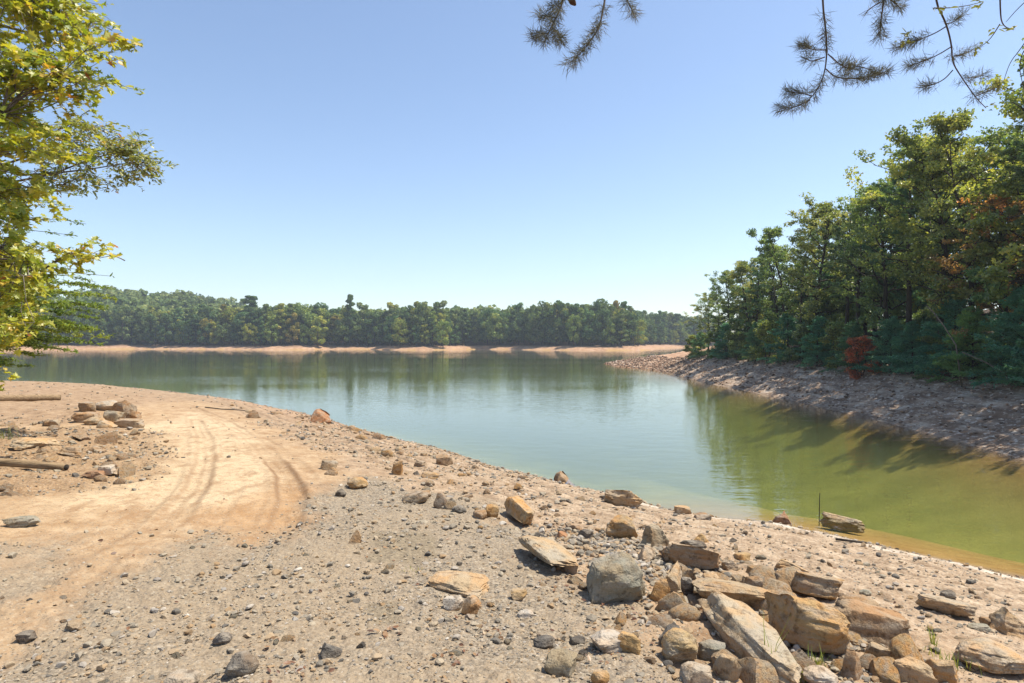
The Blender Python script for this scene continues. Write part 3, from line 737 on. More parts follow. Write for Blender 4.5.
def build_rocks():
    out = []
    for k, (x0, y0, x1, y1, col, style, yaw, tx, ty, ratio, label) in enumerate(ROCKS):
        lr = long_rock(label)
        if lr:
            ax, ay, bx, by, wid, hh, lean, up = lr
            a, b = np.array(at(ax, ay)), np.array(at(bx, by)); c = (a + b) / 2; L = float(np.linalg.norm(b - a)); yaw = math.atan2(b[1] - a[1], b[0] - a[0])
            me = rock_mesh('rock', style, 300 + k, (L * 1.06, wid, hh), 5, (lean, 0))
            o = obj('rock', me); o.rotation_mode = 'ZYX'
            o.rotation_euler = (0, -math.atan2(b[2] - a[2], L), yaw)
            nx, ny = -math.sin(yaw), math.cos(yaw); sgn = 1 if ny > 0 else -1
            o.location = (c[0] + sgn * nx * wid * .3, c[1] + sgn * ny * wid * .3, gz(c[0], c[1]) - .30 * hh + up * .4)
            kf = random.uniform(.9, 1.12); o.color = (*[q * kf for q in col], 1)
            tag(o, label, 'rock', 'rocks on the near shore'); out.append((o, label, c[0], c[1], L)); continue
        py = y1 - .18 * (y1 - y0)
        x, y, z = at((x0 + x1) / 2, py)
        if z < .0:      # stands in the water: its foot is on the bed, its top above the surface
            x, y = unproject_smooth((x0 + x1) / 2, y1 - 1, lambda X, Y: np.maximum(ground(X, Y), -.02)); z = gz(x, y)
        dist = y
        w = (x1 - x0) / F * dist; hpx = (y1 - y0) / F * math.hypot(dist, EYE - z)
        dep = w * ratio
        pitch = (EYE - z) / math.hypot(dist, EYE - z)
        hh = max(hpx - .6 * dep * pitch, .28 * hpx) * 1.05
        cw = abs(math.cos(yaw)) + ratio * abs(math.sin(yaw))
        me = rock_mesh('rock', style, 100 + k, (w / cw * 1.05, dep / cw * 1.05, hh), 5 if w > .2 and y < 8 else 4, (tx, ty))
        zmax = max(v.co.z for v in me.vertices)
        sc = hh / zmax
        o = obj('rock', me)
        o.scale = (1, 1, sc)
        o.location = (x, y + .25 * dep, min(gz(x, y + .2 * dep), gz(x, y) + .02) - .20 * hh)
        if z < .0:
            zb = min(z, gz(x, y + .25 * dep)) - .06; o.location.z = zb; o.scale = (1, 1, (hh * .8 - zb) / zmax)
        o.rotation_euler = (0, 0, yaw)
        kf = random.uniform(.88, 1.12); o.color = (*[c * kf for c in col], 1)
        tag(o, label, 'rock', 'rocks on the near shore')
        out.append((o, label, x, y, w))
    return out

def build_loose_stones(big):
    names = [('grey', GREY), ('tan', TAN), ('ochre', OCH), ('dark', DARK), ('brown', BRN), ('pale', PALE_), ('pinkish', PINK)]
    meshes = [(st, rock_mesh('loose_stone', st, 900 + i, (1, d, h), 3)) for i, (st, d, h) in enumerate(
        [('block', .8, .6), ('block', .7, .5), ('flat', .8, .3), ('flat', .7, .35), ('wedge', .8, .6), ('wedge', .7, .5), ('round', .85, .65), ('round', .8, .6), ('slab', .7, .35), ('tri', .8, .6)])]
    words_ = {'block': 'blocky', 'flat': 'flat', 'wedge': 'wedge-shaped', 'round': 'rounded', 'slab': 'thin', 'tri': 'pointed'}
    pts = []
    g = np.random.default_rng(5)
    allb_log = [(0, *at(a, b)[:2], .35) for a in range(0, 75, 12) for b in (468, 474)]
    def zone(n, poly, smin, smax, pal, room=.5):
        q = gpoly(poly); xs = [p[0] for p in q]; ys = [p[1] for p in q]; c = 0; tries = 0
        while c < n:
            # even over the picture, so that near stones are not all lost in the distance
            px = g.uniform(min(p[0] for p in poly), max(p[0] for p in poly)); py = g.uniform(min(p[1] for p in poly), max(p[1] for p in poly))
            tries = tries + 1
            if tries > 40 * n: break
            if not in_poly(np.array([px]), np.array([py]), poly)[0]: continue
            x, y = unproject_smooth(px, py)
            s = math.exp(g.uniform(math.log(smin), math.log(smax))) * (y / 5.0) ** .35
            if any((x - o[1]) ** 2 + (y - o[2]) ** 2 < (room * s + room * .9 * o[3]) ** 2 for o in allb): continue
            allb.append((0, x, y, s)); pts.append((x, y, s, pal[int(g.integers(len(pal)))])); c += 1
    allb = [(0, b[2], b[3], b[4]) for b in big] + allb_log
    zone(50, [(520, 530), (600, 520), (720, 540), (860, 600), (930, 660), (900, 683), (640, 683), (600, 600), (540, 590)], .05, .15, [0, 1, 1, 2, 3, 4, 4, 1])
    zone(44, [(668, 560), (740, 570), (860, 600), (905, 640), (940, 683), (720, 683), (660, 640), (650, 600)], .17, .33, [1, 1, 2, 2, 1, 4], .30)
    zone(40, [(390, 450), (450, 452), (560, 490), (720, 522), (760, 545), (620, 545), (500, 505), (380, 490)], .06, .17, [1, 2, 4, 4, 6, 3])
    zone(42, [(330, 500), (500, 510), (590, 600), (600, 683), (300, 683), (260, 600)], .035, .09, [0, 0, 1, 3, 5, 6, 2])
    zone(24, [(0, 560), (200, 540), (330, 520), (300, 683), (0, 683)], .03, .075, [0, 3, 4, 5, 0])
    zone(34, [(0, 420), (70, 420), (150, 436), (130, 486), (40, 490), (0, 500)], .10, .30, [1, 4, 4, 4])
    zone(28, [(230, 403), (320, 420), (440, 452), (400, 462), (300, 430), (220, 410)], .10, .30, [4, 4, 1, 2])
    zone(24, [(780, 545), (1000, 590), (1010, 640), (940, 640), (860, 580)], .03, .09, [0, 1, 3, 5])
    seen = {}
    for i, (x, y, s, c) in enumerate(pts):
        st, me = meshes[int(g.integers(len(meshes)))]
        o = bpy.data.objects.new('loose_stone', me); COL.objects.link(o)
        o.location = (x, y, gz(x, y) - .16 * s); o.scale = (s, s * g.uniform(.8, 1.1), s * g.uniform(.8, 1.2))
        o.rotation_euler = (g.normal(0, .15), g.normal(0, .15), g.uniform(0, 6.28))
        kf = g.uniform(.82, 1.15); o.color = (*[v * kf for v in names[c][1]], 1)
        bo, lab, bx, by, bw = min(big, key=lambda b: math.hypot((b[2] - x), (b[3] - y)))
        # which side of the landmark it lies on, seen from the beach path
        dpx, dy = (x / y - bx / by) * F, y - by
        side = ('left of' if dpx < 0 else 'right of') if abs(dpx) > 14 else ('behind' if dy > 0 else 'in front of')
        dist = math.hypot(x - bx, y - by) - bw / 2 - s / 2
        far = 'just ' if dist < .12 else 'close ' if dist < .3 else 'slightly ' if dist < .6 else 'well ' if dist < 1.2 else 'far '
        key = ' '.join(lab.split()[:3]) if lab.split()[0] in ('big', 'long', 'flat', 'small') else ' '.join(lab.split()[:2])
        land = LAND.get(lab) or short(lab)
        size = 'tiny' if s / y * F < 7 else 'small' if s / y * F < 13 else 'loose'
        tag(o, f'{size} {names[c][0]} {words_[st]} stone {far}{side} the {" ".join(land.split()[:6])}', 'stone', 'loose stones scattered over the near shore')

LAND = {}
CUTS = (' with ', ' among', ' leaning', ' right ', ' beside', ' tilted ', ' standing', ' on ', ' near ', ' at ', ' sitting', ' half ', ' touching', ' left ', ' just ', ' lying', ' tucked', ' in ', ' between', ' close ', ' below',
        ' alone', ' like ', ' behind', ' wedged', ' cut ', ' under ', ' to ', ' above ', ' off ', ' crowning', ' showing', ', ')
def short(lab):
    """the head of a label, kept long enough to be found: «upright ochre cube»"""
    k = min([lab.find(c) for c in CUTS if lab.find(c) > 7] + [len(lab)])
    s = lab[:k].rstrip(',')
    return s

def build_gravel():
    g = np.random.default_rng(11)
    def scatter(n, sub, smin, smax, rfun):
        v, f = ico(sub)
        base = []
        for i in range(10):
            gg = np.random.default_rng(i + 40)
            p = v * 1.5
            for _ in range(7):
                nn = gg.normal(0, 1, 3); nn /= np.linalg.norm(nn); e = p @ nn - gg.uniform(.55, .95); p = p - np.where(e > 0, e, 0)[:, None] * nn
            p = p / np.abs(p).max(0)
            base.append(p * .5)
        base = np.array(base)
        x, y, keep = rfun(n)
        x, y = x[keep], y[keep]; n = len(x)
        s = np.exp(g.uniform(math.log(smin), math.log(smax), n)) * (np.maximum(y, 2.5) / 5) ** .5
        a = g.uniform(0, 2 * np.pi, n); fl = g.uniform(.35, .8, n); st = g.uniform(.65, 1.0, n)
        P = base[g.integers(len(base), size=n)]
        P = P * np.stack([s, s * st, s * fl], 1)[:, None, :]
        ca, sa = np.cos(a)[:, None], np.sin(a)[:, None]
        z = ground(x, y)
        X = P[:, :, 0] * ca - P[:, :, 1] * sa + x[:, None]; Y = P[:, :, 0] * sa + P[:, :, 1] * ca + y[:, None]; Z = P[:, :, 2] + (z + .22 * s * fl)[:, None]
        V = np.stack([X, Y, Z], -1).reshape(-1, 3)
        FF = (f[None] + (np.arange(n) * len(v))[:, None, None]).reshape(-1, 3)
        return V, FF, np.repeat(g.random(n), len(f))
    def region(bias):
        def fn(n):
            # world-space scatter, denser near the path where the stones are small
            r = 2.3 + (g.random(n) ** bias) * 17; th = np.radians(g.uniform(-52, 50, n))
            x, y = r * np.sin(th), r * np.cos(th)
            h, d, near, wf, wr, sand, trail, grav, pale, orange, rut, slab, rough_, streak = ground(x, y, True)
            dens = .22 + .9 * grav + .35 * sstep(6, 1, d) * (1 - sand) - .24 * sand - .3 * trail
            rough = sstep(-3, -5, x) * sstep(6, 9, y) * (1 - sand) * .5
            rockbelt = sstep(1.2, .2, np.abs((x - .9) * .754 + (y - 5.0) * .655) / 1.4) * .4 * (x > -1)
            patch = .12 + 2.6 * sstep(.25, .85, vnoise2(x / .45, y / .45, 77) * .6 + vnoise2(x / .16, y / .16, 78) * .4) + 1.2 * sstep(.5, .05, np.abs(d - .2))
            return x, y, (d > -.15) & (g.random(n) < (dens + rough + rockbelt) * patch * .8)
        return fn
    def far_region(n):
        r = 12 + g.random(n) ** 1.2 * 26; th = np.radians(g.uniform(-56, 10, n)); x, y = r * np.sin(th), r * np.cos(th)
        h, d, near, wf, wr, sand, trail, grav, pale, orange, rut, slab, rough_, streak = ground(x, y, True)
        return x, y, (near > .4) & (d > -.1) & (g.random(n) < (.12 + .5 * sstep(2.5, .2, d) + .5 * rough_) * (1 - .7 * sand) * (.3 + 1.4 * vnoise2(x / 1.3, y / 1.3, 79)))
    def belt(n):
        # rubble between the boulders
        u = g.normal(0, 1, n); a = np.array(at(600, 545)[:2]); b = np.array(at(860, 660)[:2]); f = g.uniform(-.15, 1.05, n)
        x = a[0] + (b[0] - a[0]) * f + u * .28; y = a[1] + (b[1] - a[1]) * f + g.normal(0, .35, n)
        return x, y, y > 2.2
    parts = [scatter(34000, 1, .012, .042, region(1.5)), scatter(4200, 2, .04, .085, region(1.1)), scatter(60000, 1, .006, .018, region(2.2)), scatter(2600, 2, .03, .09, belt), scatter(16000, 1, .016, .06, far_region)]
    off = 0; V = []; FF = []; rn = []
    for v, f, r_ in parts:
        V.append(v); FF.append(f + off); rn.append(r_); off += len(v)
    me = mesh_np('gravel', np.concatenate(V), [np.concatenate(FF)], [M_PEB], rnd=np.concatenate(rn))
    tag(obj('gravel', me), kind='stuff')

    # rubble on the right bank and its point, and stones along the far shore
    def bankreg(n):
        y = 15 + g.random(n) ** 1.3 * 68; x = 12.0 + g.random(n) * 9
        d, wn, wf, wr = shore(x, y)
        pz = .5 + 2.5 * sstep(50, 62, y)
        return x, y, (wr > .6) & (d > .05) & (d < 5.2) & (g.random(n) < pz * .4)
    v, f, r_ = scatter(30000, 1, .014, .085, bankreg)
    me = mesh_np('bank_rubble', v, [f], [M_BANKROCK], rnd=r_)
    tag(obj('bank_rubble', me), kind='stuff')

def bankrock_mat():
    t = NT('bank_rubble_stone')
    a = t.n('ShaderNodeAttribute', attribute_name='rnd')
    c = t.ramp(a.outputs['Fac'], [(0, (.10, .07, .05)), (.45, (.24, .16, .11)), (.75, (.40, .27, .18)), (1, (.58, .48, .38))])
    b = t.n('ShaderNodeBsdfPrincipled'); t.set(b.inputs['Base Color'], c); b.inputs['Roughness'].default_value = .95; b.inputs['Specular IOR Level'].default_value = .2
    return t.done(b.outputs[0])
M_BANKROCK = bankrock_mat()
# ------------------------------------------------------------------ foliage geometry
def unit(v): return v / (np.linalg.norm(v, axis=-1, keepdims=True) + 1e-9)

def leaf_quads(c, L, W, g, up=.8, axis=None):
    """one rhombus leaf per centre; normals lean upwards; axis: preferred long direction"""
    n = len(c)
    nor = unit(g.normal(0, 1, (n, 3)) + np.array([0, 0, up]))
    a = g.normal(0, 1, (n, 3)) if axis is None else axis + g.normal(0, .25, (n, 3))
    u = unit(a - nor * (a * nor).sum(1, keepdims=True)); w = np.cross(nor, u)
    L = np.broadcast_to(L, (n,))[:, None]; W = np.broadcast_to(W, (n,))[:, None]
    L = L * g.uniform(.7, 1.2, (n, 1)); W = W * g.uniform(.8, 1.15, (n, 1))
    fold = nor * W * .25
    V = np.stack([c - u * L / 2, c + w * W / 2 + fold, c + u * L / 2, c - w * W / 2 + fold], 1).reshape(-1, 3)
    return V, np.arange(4 * n).reshape(n, 4)

LOBED = np.array([(0, 0), (.10, .03), (.42, -.02), (.30, .16), (.56, .38), (.30, .40), (.22, .50), (.30, .72), (.12, .66), (0, 1.0), (-.12, .66), (-.30, .72), (-.22, .50), (-.30, .40), (-.56, .38), (-.30, .16), (-.42, -.02), (-.10, .03)])
OVAL = np.array([(0, 0), (.14, .18), (.20, .42), (.17, .68), (.08, .88), (0, 1), (-.08, .88), (-.17, .68), (-.20, .42), (-.14, .18)])

def shaped_leaves(base, axis, size, g, outline, up=1.0):
    """real leaf outlines, fanned from the midrib, slightly cupped and drooping"""
    n = len(base); m = len(outline)
    nor = unit(g.normal(0, .55, (n, 3)) + np.array([.25, -.25, up]))
    a = axis + g.normal(0, .35, (n, 3)) + np.array([0, 0, -.25])
    v = unit(a - nor * (a * nor).sum(1, keepdims=True)); u = np.cross(v, nor)
    s = (np.broadcast_to(size, (n,)) * g.uniform(.45, 1.25, n))[:, None, None]
    o = outline
    cu = g.uniform(-.25, .75, n)[:, None, None]
    P = base[:, None, :] + s * (o[None, :, 0:1] * u[:, None, :] + o[None, :, 1:2] * v[:, None, :] + (np.abs(o[None, :, 0:1]) * cu - o[None, :, 1:2] ** 2 * .3 * (cu + .2)) * nor[:, None, :])
    C = base[:, None, :] + s * (.45 * v[:, None, :] - .03 * nor[:, None, :])
    V = np.concatenate([C, P], 1).reshape(-1, 3)
    k = np.arange(m); tri = np.stack([np.zeros(m, int), 1 + k, 1 + (k + 1) % m], 1)
    Fc = (tri[None] + (np.arange(n) * (m + 1))[:, None, None]).reshape(-1, 3)
    return V, Fc, m

def bend(a, b, g, sag=0.0, n=6, wob=.04):
    a, b = np.asarray(a, float), np.asarray(b, float); t = np.linspace(0, 1, n)[:, None]
    p = a + (b - a) * t; L = np.linalg.norm(b - a)
    off = g.normal(0, wob * L, (n, 3)); off[0] = off[-1] = 0
    off = off * np.sin(np.pi * t)
    p[:, 2] += sag * L * np.sin(np.pi * t[:, 0])
    return p + off

GREENS = [(0, (.08, .13, .07)), (.3, (.15, .215, .085)), (.6, (.26, .32, .11)), (.85, (.41, .44, .16)), (1, (.52, .46, .22))]
M_OAK = leaf_mat('oak_leaves', GREENS, .56)
M_PINE = leaf_mat('pine_needles', [(0, (.05, .10, .058)), (.4, (.10, .18, .085)), (.8, (.19, .26, .10)), (1, (.29, .31, .11))], .45)
M_HEM = leaf_mat('conifer_sprays', [(0, (.09, .20, .135)), (.4, (.16, .32, .21)), (.8, (.28, .45, .27)), (1, (.44, .50, .26))], .6)
M_FAR = leaf_mat('far_leaves', [(0, (.055, .09, .045)), (.35, (.115, .17, .065)), (.7, (.21, .265, .095)), (1, (.36, .36, .14))], .35, .0)
M_BARK = bark_mat('dark_bark', (.02, .016, .013), (.085, .068, .055))
M_GBARK = bark_mat('grey_bark', (.07, .06, .05), (.21, .18, .15))
M_TWIG = bark_mat('twig_bark', (.06, .045, .035), (.16, .12, .09), 30)
M_DEAD = bark_mat('bleached_wood', (.10, .085, .07), (.26, .225, .19), 14)

def broadleaf(seed, h=10, r=3.0, base=.25, nl=26, nsub=5, per=46, leaf=(.15, .10), lean=.03, stems=1, mat=None, bark=None, cl=.36):
    g = np.random.default_rng(seed); T = Tubes(); cs = []; cr = []
    for s_ in range(stems):
        z = np.linspace(0, 1, 9); wob = np.cumsum(g.normal(0, .022 * h, (9, 2)), 0) * z[:, None] + np.outer(z, g.normal(0, lean * h, 2))
        if stems > 1: wob += np.outer(z, g.normal(0, .16 * h, 2))
        tp = np.stack([wob[:, 0], wob[:, 1], z * h * .95 - .25], 1)
        T.add(tp, (.018 * h / stems ** .5) * (1 - .86 * z), 7)
        n = nl // stems
        for i in range(n):
            t = base + (1 - base) * ((i + g.uniform(0, 1)) / n) ** .9
            t = min(t, .985); k = t * 8; k0 = int(k); p0 = tp[k0] + (tp[min(k0 + 1, 8)] - tp[k0]) * (k - k0)
            az = i * 2.4 + g.uniform(-.6, .6); u = (t - base) / (1 - base)
            prof = math.sqrt(max(.03, 1 - ((u - .38) / .66) ** 2)); ln = r * prof * g.uniform(.6, 1.2) / stems ** .35
            el = math.radians(8 + 52 * u + g.uniform(-10, 14))
            d = np.array([math.cos(az) * math.cos(el), math.sin(az) * math.cos(el), math.sin(el)])
            lp = bend(p0, p0 + d * ln, g, -.08 if u < .5 else .05, 6, .05)
            r0 = .0075 * h * (1 - .65 * t) / stems ** .5
            T.add(lp, np.linspace(r0, .012, 6), 5)
            for j in range(nsub):
                f = g.uniform(.35, 1.0); k = f * 5; k0 = min(int(k), 4); q = lp[k0] + (lp[k0 + 1] - lp[k0]) * (k - k0)
                dd = unit(d * .6 + g.normal(0, .6, 3) + np.array([0, 0, .12])); e = q + dd * ln * g.uniform(.18, .42)
                sp = bend(q, e, g, .04, 4, .05); T.add(sp, np.linspace(.014, .005, 4), 3)
                shade = g.random()
                for ff in (.5, .8, 1.05):
                    if g.random() < .2: continue
                    cs.append(q + (e - q) * ff); cr.append(shade)
    cs = np.array(cs); cr = np.array(cr); m = len(cs)
    k = np.repeat(np.arange(m), per)
    off = g.normal(0, 1, (m * per, 3)); off = unit(off) * (g.random((m * per, 1)) ** .5) * np.array([cl, cl, cl * .5]) * g.uniform(.7, 1.35, (m, 1)).repeat(per, 0)
    c = cs[k] + off
    V, Q = leaf_quads(c, leaf[0], leaf[1], g, .9)
    rnd = np.clip(.5 * cr[k] + .5 * g.random(len(k)) ** 1.1, 0, 1)
    return T.mesh('trunk', bark or M_BARK), mesh_np('crown', V, [Q], [mat or M_OAK], rnd=rnd)

def pine(seed, h=11, r=2.6, base=.35, nl=46, per=26, lean=.02, mat=None, needle=(.17, .03)):
    g = np.random.default_rng(seed); T = Tubes(); cs = []; ax = []; sh = []
    z = np.linspace(0, 1, 9); wob = np.cumsum(g.normal(0, .012 * h, (9, 2)), 0) * z[:, None] + np.outer(z, g.normal(0, lean * h, 2))
    tp = np.stack([wob[:, 0], wob[:, 1], z * h * .98 - .25], 1)
    T.add(tp, .016 * h * (1 - .88 * z), 7)
    for i in range(nl):
        t = base + (1 - base) * (i + g.uniform(0, .8)) / nl; k = t * 8; k0 = min(int(k), 7); p0 = tp[k0] + (tp[k0 + 1] - tp[k0]) * (k - k0)
        u = (t - base) / (1 - base); ln = r * (1 - .8 * u ** 1.3) * (.55 + .45 * min(1, u * 5)) * g.uniform(.55, 1.15)
        az = i * 2.4 + g.uniform(-.5, .5); el = math.radians(-4 + 40 * u + g.uniform(-9, 9))
        d = np.array([math.cos(az) * math.cos(el), math.sin(az) * math.cos(el), math.sin(el)])
        lp = bend(p0, p0 + d * ln, g, -.06, 6, .04); T.add(lp, np.linspace(.0045 * h * (1 - .6 * t), .009, 6), 5)
        side = np.array([-d[1], d[0], 0]); shade = g.random()
        for j in range(max(3, int(ln * 4.5))):
            f = g.uniform(.3, 1.0); k = f * 5; k0 = min(int(k), 4); q = lp[k0] + (lp[k0 + 1] - lp[k0]) * (k - k0)
            dd = unit(d * .8 + side * g.choice([-1, 1]) * g.uniform(.3, 1) + np.array([0, 0, g.uniform(.05, .35)])); e = q + dd * g.uniform(.2, .55) * (1.15 - .5 * f)
            T.add(np.array([q, (q + e) / 2, e]), [.008, .006, .003], 3)
            for ff in (.55, .8, 1.0):
                cs.append(q + (e - q) * ff); ax.append(dd); sh.append(shade)
    cs = np.array(cs); ax = np.array(ax); sh = np.array(sh); m = len(cs); k = np.repeat(np.arange(m), per)
    a = unit(ax[k] * .55 + unit(g.normal(0, 1, (m * per, 3))) + np.array([0, 0, .3]))
    c = cs[k] + a * needle[0] * .5
    V, Q = leaf_quads(c, needle[0], needle[1], g, .4, a * 3)
    return T.mesh('trunk', M_BARK), mesh_np('crown', V, [Q], [mat or M_PINE], rnd=np.clip(.45 * sh[k] + .55 * g.random(len(k)), 0, 1))

def hemlock(seed, h=4.5, r=1.7, nl=70, mat=None, per=7, leaf=(.14, .045)):
    g = np.random.default_rng(seed); T = Tubes(); cs = []; ax = []; sh = []
    z = np.linspace(0, 1, 7); tp = np.stack([g.normal(0, .02 * h) * z ** 2, g.normal(0, .02 * h) * z ** 2, z * h - .2], 1)
    T.add(tp, .014 * h * (1 - .92 * z), 6)
    for i in range(nl):
        t = .02 + .97 * (i + g.uniform(0, .9)) / nl; k = t * 6; k0 = min(int(k), 5); p0 = tp[k0] + (tp[k0 + 1] - tp[k0]) * (k - k0)
        ln = r * (1 - t) ** .8 * g.uniform(.65, 1.15) + .12; az = i * 2.4 + g.uniform(-.5, .5); el = math.radians(24 - 14 * (1 - t) + g.uniform(-24, 30))
        d = np.array([math.cos(az) * math.cos(el), math.sin(az) * math.cos(el), math.sin(el)])
        lp = bend(p0, p0 + d * ln, g, .07, 6, .03); T.add(lp, np.linspace(.012, .004, 6), 4)
        side = np.array([-d[1], d[0], 0]); shade = g.random()
        nt_ = int(6 + ln * 15)
        for j in range(nt_):
            f = g.uniform(.12, 1); k = f * 5; k0 = min(int(k), 4); q = lp[k0] + (lp[k0 + 1] - lp[k0]) * (k - k0)
            dd = unit(d * .75 + side * (1 if j % 2 else -1) * g.uniform(.5, 1.0) + np.array([0, 0, g.uniform(-.5, .4)])); tl = (.2 + .3 * ln * (1 - f)) * g.uniform(.6, 1.1)
            for ff in np.linspace(.1, 1, per):
                cs.append(q + dd * tl * ff + g.normal(0, .045, 3)); ax.append(dd); sh.append(shade)
    cs = np.array(cs); ax = np.array(ax); sh = np.array(sh)
    k = np.repeat(np.arange(len(cs)), 2)
    V, Q = leaf_quads(cs[k], leaf[0], leaf[1], g, 1.6, unit(ax[k] + g.normal(0, .55, (len(k), 3))) * 2)
    return T.mesh('trunk', M_BARK), mesh_np('crown', V, [Q], [mat or M_HEM], rnd=np.clip(.45 * sh[k] + .55 * g.random(len(k)), 0, 1))

def plant(name, mesh_pair, loc, scale, rz, tint, label, cat, group, bark=(1, 1, 1), squash=1.0, tilt=0.0):
    t = thing(name, label, cat, loc, group, rz); t.scale = (scale * squash, scale * squash, scale); t.rotation_euler = (tilt, 0, rz)
    a = obj('trunk', mesh_pair[0], t); b = obj('crown', mesh_pair[1], t)
    a.color = (*bark, 1); b.color = (*tint, 1)
    return t

# ------------------------------------------------------------------ trees on the right bank
def right_bank_trees():
    g = np.random.default_rng(21)
    OAKS = [(broadleaf(1, 10, 3.1, .16, 36, 5, 36), 10), (broadleaf(2, 10, 2.7, .28, 30, 5, 36), 10), (broadleaf(3, 10, 3.4, .34, 30, 5, 36), 10), (broadleaf(8, 10, 2.6, .2, 32, 5, 34, stems=2), 10)]
    PINES = [(pine(4, 11, 2.4, .34), 11), (pine(5, 11, 2.9, .45, 40), 11), (pine(12, 11, 2.2, .25, 54), 11)]
    HEMS = [(hemlock(6), 4.5), (hemlock(7, 4.5, 2.1, 60), 4.5), (hemlock(9, 4.5, 1.9, 80), 4.5)]
    SHR = [(broadleaf(10, 2.6, 1.4, .04, 26, 5, 34, (.10, .06), stems=4, cl=.26), 2.6), (broadleaf(11, 3.2, 1.5, .05, 30, 5, 34, (.11, .065), stems=3, cl=.28), 3.2)]
    def shore_x(y):
        return float(np.interp(y, [p[1] for p in RIGHT[5:][::-1]], [p[0] for p in RIGHT[5:][::-1]]))
    top_px = [690, 705, 720, 745, 770, 800, 830, 860, 890, 920, 950, 985, 1010, 1060, 1300]
    top_py = [320, 297, 281, 260, 238, 215, 197, 186, 165, 146, 118, 104, 92, 80, 10]
    tints = {'olive': (1.2, 1.1, .95), 'deep green': (.9, 1.02, .98), 'yellow-green': (1.4, 1.28, .85), 'dark': (.85, .92, .92), 'blue-green': (.72, 1.0, 1.15), 'pinkish': (2.0, .95, 1.0), 'red': (2.3, .6, .75)}
    used = set()
    def put(kind, var, y, inset, hfac, tint, label, cat, name, fixed_h=None, squash=1.0):
        x = shore_x(y) + inset
        z = gz(x, y)
        if fixed_h is None:
            px = 512 + F * x / y
            topz = EYE + (341.5 - float(np.interp(px, top_px, top_py))) / F * y
            h = max((topz - z) * hfac, 2.5)
        else: h = fixed_h
        m, h0 = var
        plant(name, m, (x, y, z - .05), h / h0, g.uniform(0, 6.28), tints[tint], label, cat, 'trees and shrubs on the right bank', squash=squash)
    # front row, counted from the point of the bank to the right edge of the view
    row = [  # y, kind, tint, height factor, label
        (64, 'shrub', 'yellow-green', .8, 'small yellow-green bush at the very point of the right bank, touching the far water'),
        (61, 'oak', 'olive', .95, 'short olive broadleaf tree, first tall one behind the bush on the point'),
        (57.5, 'pine', 'dark', 1.0, 'dark ragged pine, second tall tree in from the point'),
        (54, 'oak', 'deep green', 1.0, 'deep green broadleaf tree at the low left end of the right-hand wood'),
        (50.5, 'oak', 'olive', .92, 'olive broadleaf tree fourth in from the point of the right-hand wood'),
        (47.5, 'pine', 'blue-green', 1.0, 'thin pine with open top above the left slope of the right-hand wood'),
        (44.5, 'oak', 'deep green', 1.02, 'rounded green oak whose crown makes the first step of the rising tree line'),
        (41.5, 'pine', 'yellow-green', .92, 'yellow-green pine half way between the point and the red bush'),
        (38.8, 'oak', 'olive', 1.02, 'tall open-crowned oak with sky showing through, left of the middle of the wood'),
        (36.2, 'pine', 'dark', .94, 'dark pine directly left of the open-crowned oak trunks'),
        (34, 'pine', 'olive', 1.0, 'broad olive pine standing just left above the red bush'),
        (31.5, 'oak', 'deep green', .9, 'green oak right behind the red bush'),
        (29.4, 'pine', 'blue-green', 1.03, 'pine with a dense dark pointed top, standing out on the skyline above the red bush'),
        (27.4, 'oak', 'yellow-green', .92, 'yellow-green oak to the right of the dense pointed pine'),
        (25.6, 'oak', 'olive', 1.0, 'tall oak with a leaning slim trunk under the right end of the skyline'),
        (24, 'oak', 'pinkish', .62, 'low tree turning pinkish brown beside the thick dark trunk'),
        (23, 'pine', 'olive', 1.03, 'tallest pine, with a thick dark bare trunk near the right edge'),
        (21.2, 'oak', 'yellow-green', 1.1, 'tall leafy oak overhanging the right edge of the view'),
        (19.4, 'pine', 'deep green', 1.12, 'tall pine cut by the right edge of the view'),
        (17.2, 'oak', 'olive', .8, 'oak beyond the right edge on the near end of the bank'),
        (14.5, 'oak', 'deep green', .7, 'oak far out at the near end of the right bank')]
    pools = {'oak': OAKS, 'pine': PINES, 'shrub': SHR}
    nm = {'oak': 'oak_tree', 'pine': 'pine_tree', 'shrub': 'shrub', 'hem': 'young_hemlock'}
    for i, (y, k, tint, hf, label) in enumerate(row):
        v = pools[k][(i * 5 + 1) % len(pools[k])]
        put(k, v, y, 4.9 + g.uniform(-.3, .6), hf, tint, label, 'tree' if k != 'shrub' else 'shrub', nm[k], None if k != 'shrub' else 2.2)
    # the wood behind
    for y in np.arange(20, 62, 2.9):
        k = 'oak' if g.random() < .62 else 'pine'; v = pools[k][int(g.integers(len(pools[k])))]
        tint = ['olive', 'deep green', 'yellow-green', 'dark'][int(g.integers(4))]
        where = 'near the point' if y > 52 else 'left of the red bush' if y > 33 else 'above the red bush' if y > 28 else 'left of the thick dark trunk' if y > 23 else 'at the right edge'
        put(k, v, y + g.uniform(-.8, .8), 8.2 + g.uniform(-.8, .9), g.uniform(.78, .95), tint, f'{tint} second-row {"oak" if k == "oak" else "pine"} of the right-hand wood, {where}', 'tree', nm[k])
    for y in np.arange(18, 58, 3.4):
        k = 'oak' if g.random() < .5 else 'pine'; v = pools[k][int(g.integers(len(pools[k])))]
        tint = ['olive', 'deep green', 'dark'][int(g.integers(3))]
        where = 'near the point' if y > 48 else 'left of the red bush' if y > 33 else 'above the red bush' if y > 28 else 'left of the thick dark trunk' if y > 23 else 'at the right edge'
        put(k, v, y + g.uniform(-.8, .8), 12 + g.uniform(-1, 1.5), g.uniform(.7, .9), tint, f'{tint} {"oak" if k == "oak" else "pine"} deep inside the right-hand wood {where}', 'tree', nm[k])
